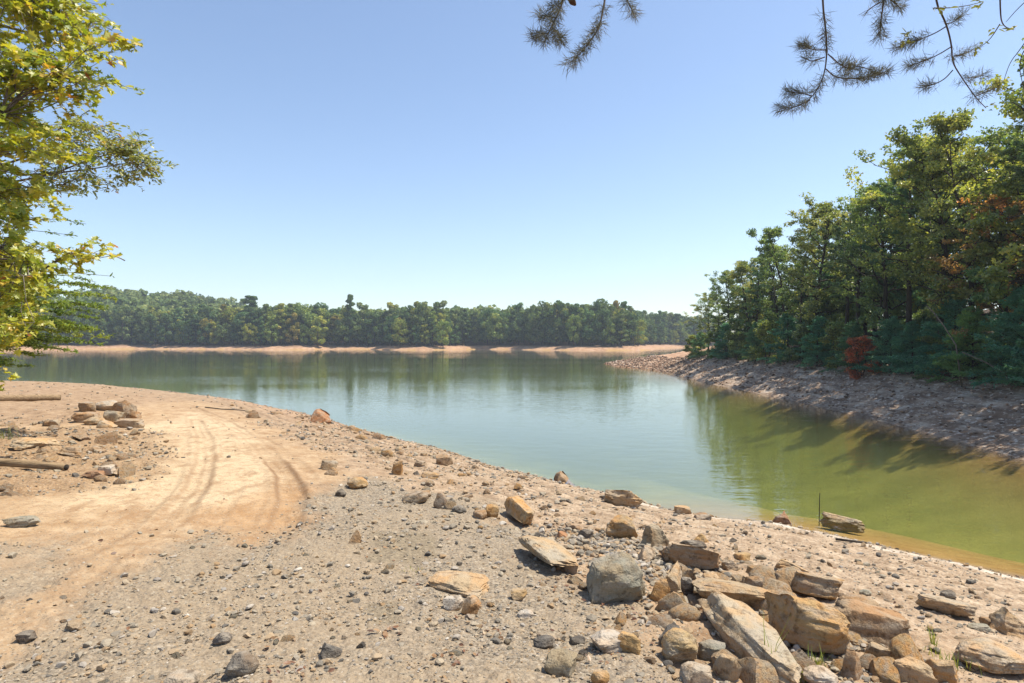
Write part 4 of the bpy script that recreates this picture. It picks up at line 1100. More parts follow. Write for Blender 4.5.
    # undergrowth along the edge
    edge = [(61, 'shrub', 'olive', 2.0, 'olive bush next to the small yellow-green bush on the point'), (58.5, 'hem', 'dark', 2.6, 'dark little conifer at the point end of the bank'),
            (55, 'shrub', 'deep green', 2.3, 'green bush under the first tall trees of the point'), (52, 'hem', 'blue-green', 2.8, 'blue-green little conifer under the left end of the wood'), (49, 'shrub', 'dark', 2.2, 'dark bush at the foot of the wood left of the yellow-green pine'),
            (46, 'hem', 'deep green', 3.0, 'green conifer sapling below the rounded green oak'), (43.5, 'shrub', 'yellow-green', 2.8, 'yellow-green bush below the yellow-green pine'), (41, 'hem', 'blue-green', 3.4, 'teal conifer sapling between the yellow-green pine and the open-crowned oak'),
            (38.7, 'shrub', 'dark', 2.4, 'dark bush under the open-crowned oak'), (36.4, 'hem', 'blue-green', 3.3, 'teal conifer sapling under the dark pine left of the red bush'), (34.2, 'shrub', 'olive', 2.5, 'olive bush two bushes left of the red one'),
            (32.2, 'hem', 'dark', 2.8, 'dark conifer sapling touching the left side of the red bush'), (30.4, 'shrub', 'red', 2.1, 'small bright red bush at the edge of the wood, the only red one'), (29.2, 'hem', 'blue-green', 2.7, 'wide teal conifer bush just right of the red bush'),
            (27.6, 'hem', 'blue-green', 2.5, 'low teal conifer second right of the red bush'), (26.2, 'shrub', 'dark', 2.2, 'dark bush between the teal conifers right of the red bush'), (25, 'hem', 'blue-green', 3.5, 'tall teal conifer sapling under the bleached dead branch'),
            (23.9, 'hem', 'yellow-green', 3.0, 'yellowish conifer bush with spreading sprays left of the thick dark trunk'), (22.6, 'hem', 'deep green', 2.4, 'green conifer bush in front of the thick dark trunk'), (21.4, 'hem', 'blue-green', 3.4, 'teal conifer right of the thick dark trunk'),
            (20.4, 'hem', 'deep green', 2.5, 'light-tipped conifer bush at the right edge of the view'), (18.9, 'hem', 'blue-green', 3.0, 'teal conifer cut by the right edge of the view'), (16.5, 'shrub', 'olive', 2.4, 'olive bush beyond the right edge'), (14, 'hem', 'blue-green', 2.6, 'teal conifer beyond the right edge')]
    for i, (y, k, tint, h, label) in enumerate(edge):
        v = (HEMS if k == 'hem' else SHR)[i % (3 if k == 'hem' else 2)]
        put(k, v, y, (3.0 if tint == 'red' else 3.9) + g.uniform(-.15, .35), 1, tint, label, 'shrub' if k == 'shrub' else 'young conifer', nm[k], h * g.uniform(.9, 1.1), 1.25 if k == 'hem' else 1.1)
    for y in np.arange(15, 61, 1.55):
        v = HEMS[int(g.integers(3))] if g.random() < .6 else SHR[int(g.integers(2))]
        hem = v in HEMS; tint = ['blue-green', 'dark', 'deep green'][int(g.integers(3))]
        where = 'near the point' if y > 50 else 'left of the red bush' if y > 32 else 'behind the teal conifers' if y > 24 else 'beside the thick dark trunk'
        put('', v, y, g.uniform(5.6, 12.5), 1, tint, f'{tint} {"conifer sapling" if hem else "bush"} in the shade under the right-hand wood {where}', 'young conifer' if hem else 'shrub', 'young_hemlock' if hem else 'shrub', g.uniform(3.0, 6.2))
    # a bleached dead branch and a fallen stem hanging out of the edge of the wood
    for pts, rad, label in (([(926, 305, 24.2), (934, 313, 24.0), (944, 326, 23.8), (956, 345, 23.6), (962, 371, 23.6)], .032, 'bleached dead branch curving up in front of the teal conifers'),
                            ([(962, 352, 21.6), (985, 362, 21.5), (1006, 374, 21.3), (1012, 379, 21.2)], .035, 'thin grey fallen stem slanting down to the bank at the right edge')):
        P = np.array([((a - 512) / F * y, y, EYE + (341.5 - b) / F * y) for a, b, y in pts]); P[-1, 2] = gz(P[-1, 0], P[-1, 1]) - .05
        T = Tubes(); T.add(P, np.linspace(rad * .5, rad, len(P)), 6)
        tag(obj('dead_branch', T.mesh('dead_branch', M_DEAD)), label, 'branch')

# ------------------------------------------------------------------ the far shore
def far_arrays(seed, h, r, kind, n, leaf):
    g = np.random.default_rng(seed); cs = []; sh = []
    if kind == 'round':
        nb = 26
        for i in range(nb):
            u = g.random(); z = h * (.12 + .82 * u); rr = r * math.sqrt(max(.05, 1 - ((u - .42) / .62) ** 2)); a = i * 2.4 + g.uniform(-.5, .5); q = rr * g.uniform(.45, .8)
            cs.append((q * math.cos(a), q * math.sin(a), z)); sh.append(g.random())
        sz = np.array([r * .33, r * .33, r * .26])
    elif kind == 'cone':
        nb = 18
        for i in range(nb):
            u = (i + .5) / nb; z = h * (.10 + .86 * u); rr = r * (1 - u) ** .8 * .7 + .15; a = i * 2.4
            cs.append((rr * math.cos(a), rr * math.sin(a), z)); sh.append(g.random())
        sz = np.array([r * .38, r * .38, r * .2])
    else:       # flat-topped old pine
        nb = 12
        for i in range(nb):
            u = g.random(); z = h * (.62 + .34 * u); rr = r * (.95 - .5 * u) * g.uniform(.3, .9); a = i * 2.4
            cs.append((rr * math.cos(a), rr * math.sin(a), z)); sh.append(g.random())
        sz = np.array([r * .42, r * .42, r * .16])
    cs = np.array(cs); sh = np.array(sh); k = g.integers(nb, size=n)
    o = unit(g.normal(0, 1, (n, 3))) * g.uniform(.55, 1.0, (n, 1)) * sz
    c = cs[k] + o
    # leaf faces look outwards from their clump, so that the sun models each clump
    nor = unit(o / sz + g.normal(0, .45, (n, 3)))
    a = g.normal(0, 1, (n, 3)); u = unit(a - nor * (a * nor).sum(1, keepdims=True)); w = np.cross(nor, u)
    L = leaf * g.uniform(.6, 1.25, (n, 1))
    V = np.stack([c - u * L * .6, c + w * L * .45, c + u * L * .6, c - w * L * .45], 1).reshape(-1, 3)
    rnd = np.clip(.5 * sh[k] + .5 * g.random(n), 0, 1)
    return V, np.arange(4 * n).reshape(n, 4), rnd

def far_mesh(seed, h, r, kind, n, leaf):
    V, Q, rnd = far_arrays(seed, h, r, kind, n, leaf)
    T = Tubes(); T.add([(0, 0, -.6), (.05 * h * .1, 0, h * .5), (0, 0, h * .88)], [.016 * h, .011 * h, .003 * h], 5)
    tv, tf = T.arrays()
    fs = [np.concatenate([q for q in tf if q.shape[1] == 4]) + len(V)]
    me = mesh_np('far_tree', np.concatenate([V, tv]), [Q] + fs, [M_FAR, M_BARK], mat_idx=np.concatenate([np.zeros(len(Q)), np.ones(len(fs[0]))]), rnd=np.concatenate([rnd, np.full(len(fs[0]), .3)]))
    return me

def far_shore():
    g = np.random.default_rng(33)
    kinds = [('round', 12, 3.6), ('round', 12, 3.1), ('round', 12, 4.1), ('round', 10, 3.8), ('cone', 14, 2.9), ('cone', 13, 2.4), ('flat', 16, 3.2)]
    V = [(k, far_mesh(60 + i, h, r, k, 2300, .5), h) for i, (k, h, r) in enumerate(kinds)]
    n = 26000
    x = g.uniform(-205, 105, n); y = g.uniform(190, 470, n)
    d, wn, wf, wr = shore(x, y)
    z = ground(x, y)
    okm = (wf > .9) & (d > 6.0) & (d < 160) & (np.abs(x / y * F) < 520)
    x, y, z, d = x[okm], y[okm], z[okm], d[okm]
    order = np.argsort(d + g.uniform(0, 4, len(d)))
    acc = []; grid = {}
    for i in order:
        s = 2.75 if d[i] < 20 else 4.4
        c = (int(x[i] // 5), int(y[i] // 5)); bad = False
        for a in (-1, 0, 1):
            for b in (-1, 0, 1):
                for j in grid.get((c[0] + a, c[1] + b), ()):
                    if (x[i] - x[j]) ** 2 + (y[i] - y[j]) ** 2 < s * s: bad = True; break
                if bad: break
            if bad: break
        if bad: continue
        grid.setdefault(c, []).append(i); acc.append(i)
    own = acc[:285]; rest = acc[285:]
    def where(px):
        for lim, w in ((120, 'behind the near branches'), (190, 'under the highest hill'), (240, 'left of the flat-topped pine'), (275, 'near the flat-topped pine'), (340, 'between flat-topped pine and dark spire'),
                       (365, 'near the dark spire'), (410, 'above the left red hump'), (450, 'above the middle red hump'), (500, 'right of the middle red hump'), (560, 'above the long pale bank'),
                       (640, 'at the right end of the pale bank'), (2000, 'in the hazy cove')):
            if px < lim: return w
    for i in own:
        px = 512 + F * x[i] / y[i]
        v = int(g.choice(len(V), p=[.16, .17, .14, .11, .19, .17, .06])); k, me, h0 = V[v]
        tn, tint = [('mid green', (1, 1, 1)), ('dark green', (.68, .8, .85)), ('blue-green', (.75, .95, 1.05)), ('pale green', (1.5, 1.45, 1.15)), ('yellow-green', (1.7, 1.4, .85)), ('rusty', (1.6, 1.05, .8))][int(g.choice(6, p=[.32, .24, .14, .16, .11, .03]))]
        hh = g.uniform(10.5, 16.5) if d[i] > 9 else g.uniform(7, 13)
        if k == 'flat': hh *= 1.05
        o = bpy.data.objects.new('far_tree', me); COL.objects.link(o)
        o.location = (x[i], y[i], z[i]); s = hh / h0; q = g.uniform(.78, 1.05); o.scale = (s * q, s * q, s); o.rotation_euler = (0, 0, g.uniform(0, 6.28)); o.color = (*tint, 1)
        rw = 'front-row' if d[i] < 10 else 'second-row' if d[i] < 14 else 'rear'
        tag(o, f'{rw} {tn} {"rounded tree" if k == "round" else "pointed conifer" if k == "cone" else "spreading pine"} across the lake, {where(px)}', 'tree', 'trees along the far shore')
    # landmarks of the far tree line
    for px, py, Y, v, tint, label in ((250, 294, 236, 6, (.75, .9, .9), 'lone flat-topped pine standing above the far tree line, left of the middle'), (350, 293, 232, 4, (.7, .8, .8), 'slim dark spire of a conifer rising highest on the far tree line'),
                                      (207, 318, 233, 2, (1.8, 1.15, .8), 'rusty orange-green tree in the far wood left of the flat-topped pine'), (263, 320, 235, 1, (1.9, .85, .8), 'small reddish tree in the far wood below the flat-topped pine'),
                                      (318, 316, 226, 0, (1.9, 1.6, .95), 'bright pale green tree standing forward on the far waterline right of the reddish tree'), (443, 320, 217, 2, (1.55, 1.5, 1.1), 'broad pale green tree at the middle hump of the far bank'),
                                      (628, 318, 214, 3, (1.45, 1.5, 1.15), 'broad pale tree at the right end of the far wood, before the hazy cove'), (400, 318, 218, 2, (1.7, 1.45, 1.0), 'pale olive tree at the left hump of the far bank')):
        X = (px - 512) / F * Y; zz = gz(X, Y); k, me, h0 = V[v]; hh = EYE + (341.5 - py) / F * Y - zz
        o = bpy.data.objects.new('far_tree', me); COL.objects.link(o); s = hh / h0; o.location = (X, Y, zz); q = .75 if px == 350 else 1.0; o.scale = (s * q, s * q, s); o.rotation_euler = (0, 0, px); o.color = (*tint, 1)
        tag(o, label, 'tree', 'trees along the far shore')
    # the wooded hill behind reads as one mass
    base = [far_arrays(160 + i, h, r, k, 420, 1.05) for i, (k, h, r) in enumerate(kinds)]
    vs = []; qs = []; rs = []; off = 0
    for i in rest:
        v = int(g.choice(len(base), p=[.2, .2, .18, .14, .13, .12, .03])); bv, bq, br = base[v]
        s = g.uniform(10, 15.5) / kinds[v][1]; a = g.uniform(0, 6.28); ca, sa = math.cos(a), math.sin(a); q = s * 1.15
        P = np.stack([(bv[:, 0] * ca - bv[:, 1] * sa) * q + x[i], (bv[:, 0] * sa + bv[:, 1] * ca) * q + y[i], bv[:, 2] * s + z[i]], 1)
        vs.append(P); qs.append(bq + off); rs.append(np.clip(br * .6 + g.uniform(0, .45), 0, 1)); off += len(bv)
    me = mesh_np('hill_forest', np.concatenate(vs), [np.concatenate(qs)], [M_FAR], rnd=np.concatenate(rs))
    tag(obj('hill_forest', me), kind='stuff')
    print('far trees', len(own), 'forest', len(rest))

# ------------------------------------------------------------------ near branches on the left
M_MAPLE = leaf_mat('maple_leaves', [(0, (.12, .18, .025)), (.2, (.25, .33, .03)), (.5, (.38, .40, .045)), (.78, (.50, .46, .05)), (.92, (.58, .42, .06)), (.96, (.44, .18, .04)), (1, (.26, .09, .03))], .5, .05)
M_OLIVE = leaf_mat('small_oak_leaves', [(0, (.12, .17, .045)), (.4, (.25, .29, .07)), (.75, (.38, .38, .09)), (.93, (.44, .28, .10)), (1, (.40, .14, .08))], .45, .06)
M_SPRAY = leaf_mat('hemlock_needles', [(0, (.09, .15, .04)), (.4, (.20, .29, .06)), (.8, (.34, .40, .075)), (1, (.46, .45, .10))], .5, .03)

def pt(px, py, Y): return np.array([(px - 512) / F * Y, Y, EYE + (341.5 - py) / F * Y])

def px_sprays(poly, n, Y0, Y1, g):
    out = []
    x0, x1 = min(p[0] for p in poly), max(p[0] for p in poly); y0, y1 = min(p[1] for p in poly), max(p[1] for p in poly)
    while len(out) < n:
        a, b = g.uniform(x0, x1), g.uniform(y0, y1)
        if in_poly(np.array([a]), np.array([b]), poly)[0]: out.append(pt(a, b, g.uniform(Y0, Y1)))
    return np.array(out)

def limb_tree(g, root, height, sprays, nlimb, r0, lean=(0, 0)):
    """trunk, limbs to clustered sprays, twigs; returns tubes and for every spray its twig points"""
    T = Tubes(); root = np.array(root, float)
    z = np.linspace(0, 1, 10); tp = root + np.stack([lean[0] * z ** 1.3 + .12 * np.sin(z * 5), lean[1] * z + .1 * np.cos(z * 4), z * height], 1); tp[0, 2] -= .4
    T.add(tp, r0 * (1 - .8 * z), 10)
    seeds = sprays[g.permutation(len(sprays))[:nlimb]]
    limbs = []
    for s in seeds:
        zz = np.clip(s[2] - .35 * np.hypot(s[0] - root[0], s[1] - root[1]) * g.uniform(.5, 1.2), root[2] + .8, root[2] + height * .93)
        k = (zz - root[2]) / height * 9; k0 = int(np.clip(k, 0, 8)); p0 = tp[k0] + (tp[k0 + 1] - tp[k0]) * (k - k0)
        lp = bend(p0, s, g, .06, 9, .04); limbs.append(lp); T.add(lp, np.linspace(.032 + .012 * r0 / .15, .006, 9), 5)
    A = np.concatenate([l[3:] for l in limbs])
    tw = []
    for s in sprays:
        dd = np.linalg.norm(A - s, axis=1); q = A[int(np.argmin(dd + .15 * g.random(len(dd))))]
        if np.linalg.norm(s - q) < .05: q = s + g.normal(0, .15, 3)
        t = bend(q, s, g, .05, 5, .05); T.add(t, np.linspace(.008, .003, 5), 4); tw.append(t)
    return T, tw

def leaf_sprays(g, tw, per, rad, size, outline, mat, T, flat=.55, name='crown'):
    B = []; A = []; sh = []
    for t in tw:
        s = t[-1]; d0 = unit(t[-1] - t[-2]); shade = g.random()
        nt = 5
        for j in range(nt):
            d = unit(d0 * .5 + g.normal(0, .8, 3) * np.array([1, 1, flat])); q = t[int(g.integers(2, 5))]; e = q + d * rad * g.uniform(.6, 1.3)
            T.add(bend(q, e, g, .05, 4, .06), [.004, .0035, .003, .002], 3)
            for f in np.linspace(.25, 1.05, per // nt):
                B.append(q + (e - q) * f + g.normal(0, .02, 3)); sdir = unit(np.cross(d, (0, 0, 1)) + 1e-6); A.append(d * .6 + sdir * g.choice([-1, 1])); sh.append(shade)
    B, A, sh = np.array(B), np.array(A), np.array(sh)
    V, Fc, m = shaped_leaves(B, A, size, g, outline)
    rnd = np.clip(.4 * sh + .6 * g.random(len(B)), 0, 1)
    return mesh_np(name, V, [Fc], [mat], rnd=np.repeat(rnd, m))

def left_trees():
    g = np.random.default_rng(44)
    # big-leaved yellowing maple
    P1 = [(-60, -60), (40, -50), (86, 0), (96, 20), (116, 45), (112, 62), (100, 66), (98, 92), (88, 98), (60, 80), (38, 84), (30, 110), (60, 128), (95, 150), (100, 166), (62, 178), (45, 200), (30, 225), (50, 240), (34, 262), (60, 285), (40, 305), (36, 330), (18, 350), (8, 372), (-60, 385)]
    sp = px_sprays(P1, 290, 6.8, 9.6, g)
    sp = np.concatenate([sp, [pt(100, 258, 8.2), pt(88, 256, 8.3), pt(74, 258, 8.4), pt(118, 50, 7.6), pt(106, 84, 7.6), pt(60, 262, 8.4)]])
    out = np.stack([g.uniform(-11.5, -7.2, 110), g.uniform(6.0, 11.5, 110), g.uniform(2.6, 10.5, 110)], 1); out = out[out[:, 0] / out[:, 1] * F + 512 < -20]
    allp = np.concatenate([sp, out])
    root = (-9.0, 8.6, gz(-9.0, 8.6))
    T, tw = limb_tree(g, root, 9.5, allp, 30, .16, (.5, -.2))
    t = thing('maple_tree', 'leafy yellow-green maple branches filling the left edge of the view', 'tree', root)
    cr = leaf_sprays(g, tw, 56, .30, .096, LOBED, M_MAPLE, T)
    for me, nm in ((T.mesh('trunk', M_GBARK), 'trunk'), (cr, 'crown')):
        o = obj(nm, me, t); o.matrix_parent_inverse.identity(); o.location = -np.array(root)
    # the olive, small-leaved oak branch reaching out behind it
    P2 = [(40, 118), (90, 122), (112, 126), (140, 136), (150, 150), (160, 172), (140, 180), (100, 182), (60, 188), (30, 180)]
    sp = px_sprays(P2, 75, 9.6, 10.6, g); sp = np.concatenate([sp, [pt(164, 166, 10), pt(150, 178, 10), pt(140, 140, 10.1), pt(124, 186, 10), pt(108, 184, 10.1)]])
    out = np.stack([g.uniform(-13, -8.6, 40), g.uniform(8.5, 12, 40), g.uniform(5, 9, 40)], 1); out = out[out[:, 0] / out[:, 1] * F + 512 < -10]
    root = (-11.6, 10.2, gz(-11.6, 10.2))
    T, tw = limb_tree(g, root, 7.5, np.concatenate([sp, out]), 9, .13, (.4, 0))
    t = thing('oak_tree', 'olive brown small-leaved oak branch reaching furthest into the sky from the left edge', 'tree', root)
    cr = leaf_sprays(g, tw, 46, .22, .085, OVAL, M_OLIVE, T)
    for me, nm in ((T.mesh('trunk', M_GBARK), 'trunk'), (cr, 'crown')):
        o = obj(nm, me, t); o.location = -np.array(root)
    # hemlock sprays
    g = np.random.default_rng(46)
    root = np.array((-14.4, 12.2, gz(-14.4, 12.2)))
    T = Tubes(); z = np.linspace(0, 1, 8); tp = root + np.stack([.0 * z, .1 * z, z * 8.5 - .3], 1); T.add(tp, .14 * (1 - .9 * z), 8)
    tips = [(108, 288), (112, 298), (104, 308), (96, 318), (92, 328), (106, 337), (110, 346), (80, 340), (64, 350), (58, 332), (40, 356), (30, 342), (22, 366), (70, 306), (78, 296), (50, 318), (36, 330), (90, 286), (54, 296), (84, 330), (66, 322), (10, 360), (5, 340), (25, 320), (45, 342), (76, 352), (100, 330), (88, 312), (60, 340), (34, 310)]
    wisp = [(86, 224), (78, 236), (66, 206), (82, 196), (70, 250), (88, 270), (110, 276), (56, 222), (60, 190), (96, 282)]
    C = []; A = []; sh = []
    def spray(tip, Y, dens, wl):
        e = pt(*tip, Y); zz = np.clip(e[2] + .25, root[2] + .6, root[2] + 8); k = (zz - root[2]) / 8.5 * 7; k0 = int(np.clip(k, 0, 6)); p0 = tp[k0] + (tp[k0 + 1] - tp[k0]) * (k - k0)
        lp = bend(p0, e, g, .05, 12, .015); T.add(lp, np.linspace(.022, .003, 12), 4); d = unit(lp[-1] - lp[0]); side = unit(np.cross(d, (0, 0, 1))); shade = g.random()
        for j in range(int(60 * dens)):
            f = g.uniform(.3, 1) ** .8; k = f * 11; k0 = min(int(k), 10); q = lp[k0] + (lp[k0 + 1] - lp[k0]) * (k - k0)
            dd = unit(d * .9 + side * (1 if j % 2 else -1) * g.uniform(.4, 1) + np.array([0, 0, g.uniform(-.3, .15)])); tl = wl * (1.25 - f) * g.uniform(.6, 1.2)
            T.add(np.array([q, q + dd * tl]), [.003, .0015], 3)
            for ff in np.linspace(.1, 1, max(3, int(tl * 34 * min(1, dens)))):
                C.append(q + dd * tl * ff); A.append(dd); sh.append(shade)
    for tp_ in tips: spray(tp_, g.uniform(11.2, 12.8), 1.0, .62)
    for tp_ in wisp: spray(tp_, g.uniform(11.5, 12.5), .4, .4)
    for i in range(40):   # the rest of the tree, outside the frame
        a = g.uniform(1.6, 5.2); zq = g.uniform(1.8, 9); rr = 2.3 * (1 - (zq - 1) / 9.5); e = root + np.array([rr * math.cos(a), rr * math.sin(a), zq - root[2]])
        if e[0] / e[1] * F + 512 > -8: continue
        spray((512 + F * e[0] / e[1], 341.5 - (e[2] - EYE) * F / e[1]), e[1], .6, .55)
    C, A, sh = np.array(C), np.array(A), np.array(sh); k = np.repeat(np.arange(len(C)), 2)
    V, Q = leaf_quads(C[k] + g.normal(0, .02, (len(k), 3)), .085, .03, g, 1.0, unit(A[k] + g.normal(0, .6, (len(k), 3))) * 2)
    me = mesh_np('crown', V, [Q], [M_SPRAY], rnd=np.clip(.45 * sh[k] + .55 * g.random(len(k)), 0, 1))
    t = thing('hemlock_tree', 'feathery green hemlock sprays low at the left, before the far wood', 'tree', tuple(root))
    for m_, nm in ((T.mesh('trunk', M_BARK), 'trunk'), (me, 'crown')):
        o = obj(nm, m_, t); o.location = -root

# ------------------------------------------------------------------ the pine overhead
M_NEEDLE = leaf_mat('overhead_pine_needles', [(0, (.05, .052, .035)), (.5, (.12, .115, .07)), (.85, (.19, .18, .10)), (1, (.24, .17, .11))], .2, .05)
M_CONE = bark_mat('pine_cone_scale', (.05, .03, .02), (.16, .09, .055), 40)
M_BUD = leaf_mat('young_leaves', [(0, (.12, .15, .04)), (1, (.26, .26, .08))], .4)

def overhead_pine():
    g = np.random.default_rng(55); KS = .6
    root = np.array((2.6, -3.4, gz(2.6, -3.4)))
    t = thing('pine_tree', 'pine boughs hanging into the top of the view from a tree overhead', 'tree', tuple(root))
    T = Tubes(); z = np.linspace(0, 1, 10); tp = root + np.stack([.2 * np.sin(z * 4), .25 * np.sin(z * 3), z * 13 - .4], 1); T.add(tp, .2 * (1 - .7 * z), 12)
    o = obj('trunk', T.mesh('trunk', M_BARK), t); o.location = -root
    # three limbs reach forward above the frame; hanging branchlets carry tufts (pixel paths at 4 to 5 m)
    groups = [
        ((.55, 4.3), [([(566, -60), (566, -16), (561, 8), (552, 26), (544, 42)], 4.4, [(.55, 1.0), (.7, 1), (.8, 1), (.9, 1), (1, 1.0)]),
                      ([(606, -60), (606, -6), (602, 14), (600, 26), (590, 42), (578, 56), (568, 64)], 4.4, [(.5, .6), (.62, 1), (.7, 1.1), (.78, 1), (.85, 1), (.92, 1), (1, .8)]),
                      ([(556, 18), (546, 16), (540, 15)], 4.4, [(.5, .8), (1, 1)]), ([(549, 33), (540, 34), (532, 37)], 4.4, [(.6, .8), (1, 1)]), ([(552, 27), (559, 34), (561, 42)], 4.4, [(.5, .8), (.8, .9), (1, 1)]), ([(561, 8), (556, 4), (552, 8)], 4.4, [(.5, .7), (1, .8)]),
                      ([(622, -60), (620, -14), (627, 0), (634, 14)], 4.5, [(.7, .9), (.85, 1), (1, 1)])]),
        ((2.2, 4.6), [([(824, -70), (822, 0), (826, 30), (827, 56), (824, 76), (816, 92), (806, 103)], 4.6, [(.52, .5), (.6, 1), (.66, .7), (.86, .8), (.93, .9), (1, 1)]),
                      ([(826, 50), (812, 50), (801, 44)], 4.6, [(.6, .6), (.9, .9), (1, 1)]), ([(825, 57), (811, 62), (806, 58)], 4.6, [(.6, .5), (1, .7)]),
                      ([(828, 54), (838, 63), (846, 68), (852, 69)], 4.62, [(.5, .7), (.8, 1), (1, .7)]), ([(826, 69), (836, 78), (856, 79), (874, 76), (888, 71)], 4.6, [(.2, .7), (.35, .9), (.5, 1), (.62, 1), (.74, 1), (.86, 1), (1, 1)]),
                      ([(838, 72), (846, 64), (858, 66), (872, 70)], 4.6, [(.4, .8), (.7, .9), (1, .9)]),
                      ([(812, 96), (798, 92), (786, 92)], 4.6, [(.5, .8), (.8, 1), (1, 1)]), ([(810, 100), (794, 108), (778, 108)], 4.6, [(.4, .8), (.7, 1), (1, 1)]),
                      ([(884, -60), (884, 0), (880, 26), (880, 38)], 4.5, [(.55, 1), (.62, 1.1), (.8, .7), (.9, 1), (1, 1)]), ([(884, -4), (894, 2), (900, 8)], 4.5, [(.5, 1), (1, 1)]), ([(880, 2), (868, 10), (866, 13)], 4.5, [(.6, .3)])]),
        ((3.6, 4.8), [([(938, -60), (934, 0), (946, 22), (952, 46), (952, 62), (962, 78), (976, 98), (986, 108)], 4.7, [(.62, .4), (.78, .5), (.9, .7)]),
                      ([(947, 26), (934, 34), (918, 40), (906, 44), (896, 48)], 4.7, [(.5, .8), (.7, 1), (.85, 1), (1, .9)]), ([(946, 24), (954, 22), (962, 14)], 4.7, [(.5, .8), (1, .8)]),
                      ([(951, 47), (938, 55), (922, 62), (908, 66)], 4.7, [(.6, .6), (.8, .9), (1, .9)]), ([(954, 56), (964, 54), (972, 50)], 4.7, [(.4, .7), (1, .6)]), ([(953, 70), (944, 80), (930, 86), (922, 86)], 4.7, [(.8, .7), (1, .9)]),
                      ([(964, 78), (974, 78), (984, 75)], 4.7, [(.4, .5), (1, .7)]), ([(976, 96), (990, 90), (1000, 86)], 4.7, [(.4, .6), (.9, .7)]), ([(934, 8), (950, 8), (966, 6), (982, 2)], 4.7, []),
                      ([(1000, -50), (1000, 8), (1002, 26), (1014, 30)], 4.9, []), ([(1000, 24), (990, 40), (976, 50)], 4.9, []), ([(1040, 20), (1020, 50), (1010, 62), (1004, 80)], 4.9, []), ([(1030, 40), (1018, 62), (1024, 90)], 4.9, []), ([(1050, -20), (1020, 6), (1006, 22)], 4.9, [])])]
    for gi, ((lx, ly), items) in enumerate(groups):
        T = Tubes(); C = []; A = []; sh = []
        tops = [pt(*it[0][0], it[1] * KS) for it in items if it[0][0][1] < -40]
        hub = np.mean(tops, 0) + np.array([0, .1, .12]) * KS
        k0 = 6 + gi * .6; k = int(k0); p0 = tp[k] + (tp[k + 1] - tp[k]) * (k0 - k)
        lp = bend(p0, hub, g, .08, 9, .02); T.add(lp, np.linspace(.04, .011, 9), 7)
        for q in tops: T.add(bend(hub, q, g, .05, 5, .03), np.linspace(.008, .0055, 5), 5)
        for path, Y, tufts in items:
            P = np.array([pt(a, b, (Y + .05 * i * (1 if gi else -1)) * KS) for i, (a, b) in enumerate(path)])
            # round the corners
            for _ in range(2):
                Q_ = [P[0]]
                for a, b in zip(P[:-1], P[1:]): Q_ += [a * .75 + b * .25, a * .25 + b * .75]
                P = np.array(Q_ + [P[-1]])
            big = path[0][1] < -40
            T.add(P, np.linspace(.0052 if big else .0028, .0017 if tufts else .0011, len(P)), 5)
            s = np.concatenate([[0], np.cumsum(np.linalg.norm(np.diff(P, axis=0), axis=1))]); s /= s[-1]
            for f, dens in tufts:
                q = np.array([np.interp(f, s, P[:, c]) for c in range(3)]); q2 = np.array([np.interp(max(f - .1, 0), s, P[:, c]) for c in range(3)]); d = unit(q - q2)
                shade = g.random()
                for j in range(int(60 * dens)):
                    C.append(q - d * g.uniform(0, .07) * KS); A.append(unit(d * .75 + unit(g.normal(0, 1, 3)) * .9)); sh.append(shade)
            if not tufts:    # bare twigs with a few young leaves
                pass
        b = obj('branch', T.mesh('branch', M_TWIG), t); b.location = -root
        C, A, sh = np.array(C), np.array(A), np.array(sh); L = g.uniform(.065, .115, len(C))[:, None] * KS
        # needles: thin curved blades, two crossed strips each
        V, Q = leaf_quads(C + A * L * .5, L[:, 0] * 1.1, .0018, g, .2, A * 4)
        V2, Q2 = leaf_quads(C + A * L * .5, L[:, 0] * 1.1, .0016, g, -.2, A * 4)
        V = np.concatenate([V, V2]); Q = np.concatenate([Q, Q2 + len(C) * 4]); rn = np.clip(.4 * np.tile(sh, 2) + .6 * g.random(2 * len(C)), 0, 1)
        n = obj('needles', mesh_np('needles', V, [Q], [M_NEEDLE], rnd=rn), b)
        if gi == 2:
            cs = np.array([pt(a, b_, 4.75 * KS) for a, b_ in ((938, 8), (944, 9), (972, 7), (980, 3), (994, 30), (1012, 29), (978, 49), (983, 46), (906, 36), (901, 40), (912, 32), (908, 42), (1003, 80), (986, 108))])
            kk = np.repeat(np.arange(len(cs)), 5); V, Fc, m = shaped_leaves(cs[kk] + g.normal(0, .009, (len(kk), 3)), g.normal(0, 1, (len(kk), 3)), .03, g, OVAL)
            obj('leaves', mesh_np('leaves', V, [Fc], [M_BUD], rnd=g.random(len(Fc))), b)
        if gi == 0:
            q = pt(572, 1, 4.4 * KS); TT = Tubes(); ax = unit(np.array([.5, 0, -.6])); s_ = np.linspace(0, 1, 9)
            TT.add(q + np.outer(s_ - .5, ax) * .047, .002 + .012 * np.sin(np.pi * np.clip(s_, .04, .97)) ** .7, 9); obj('cone', TT.mesh('cone', M_CONE), b)

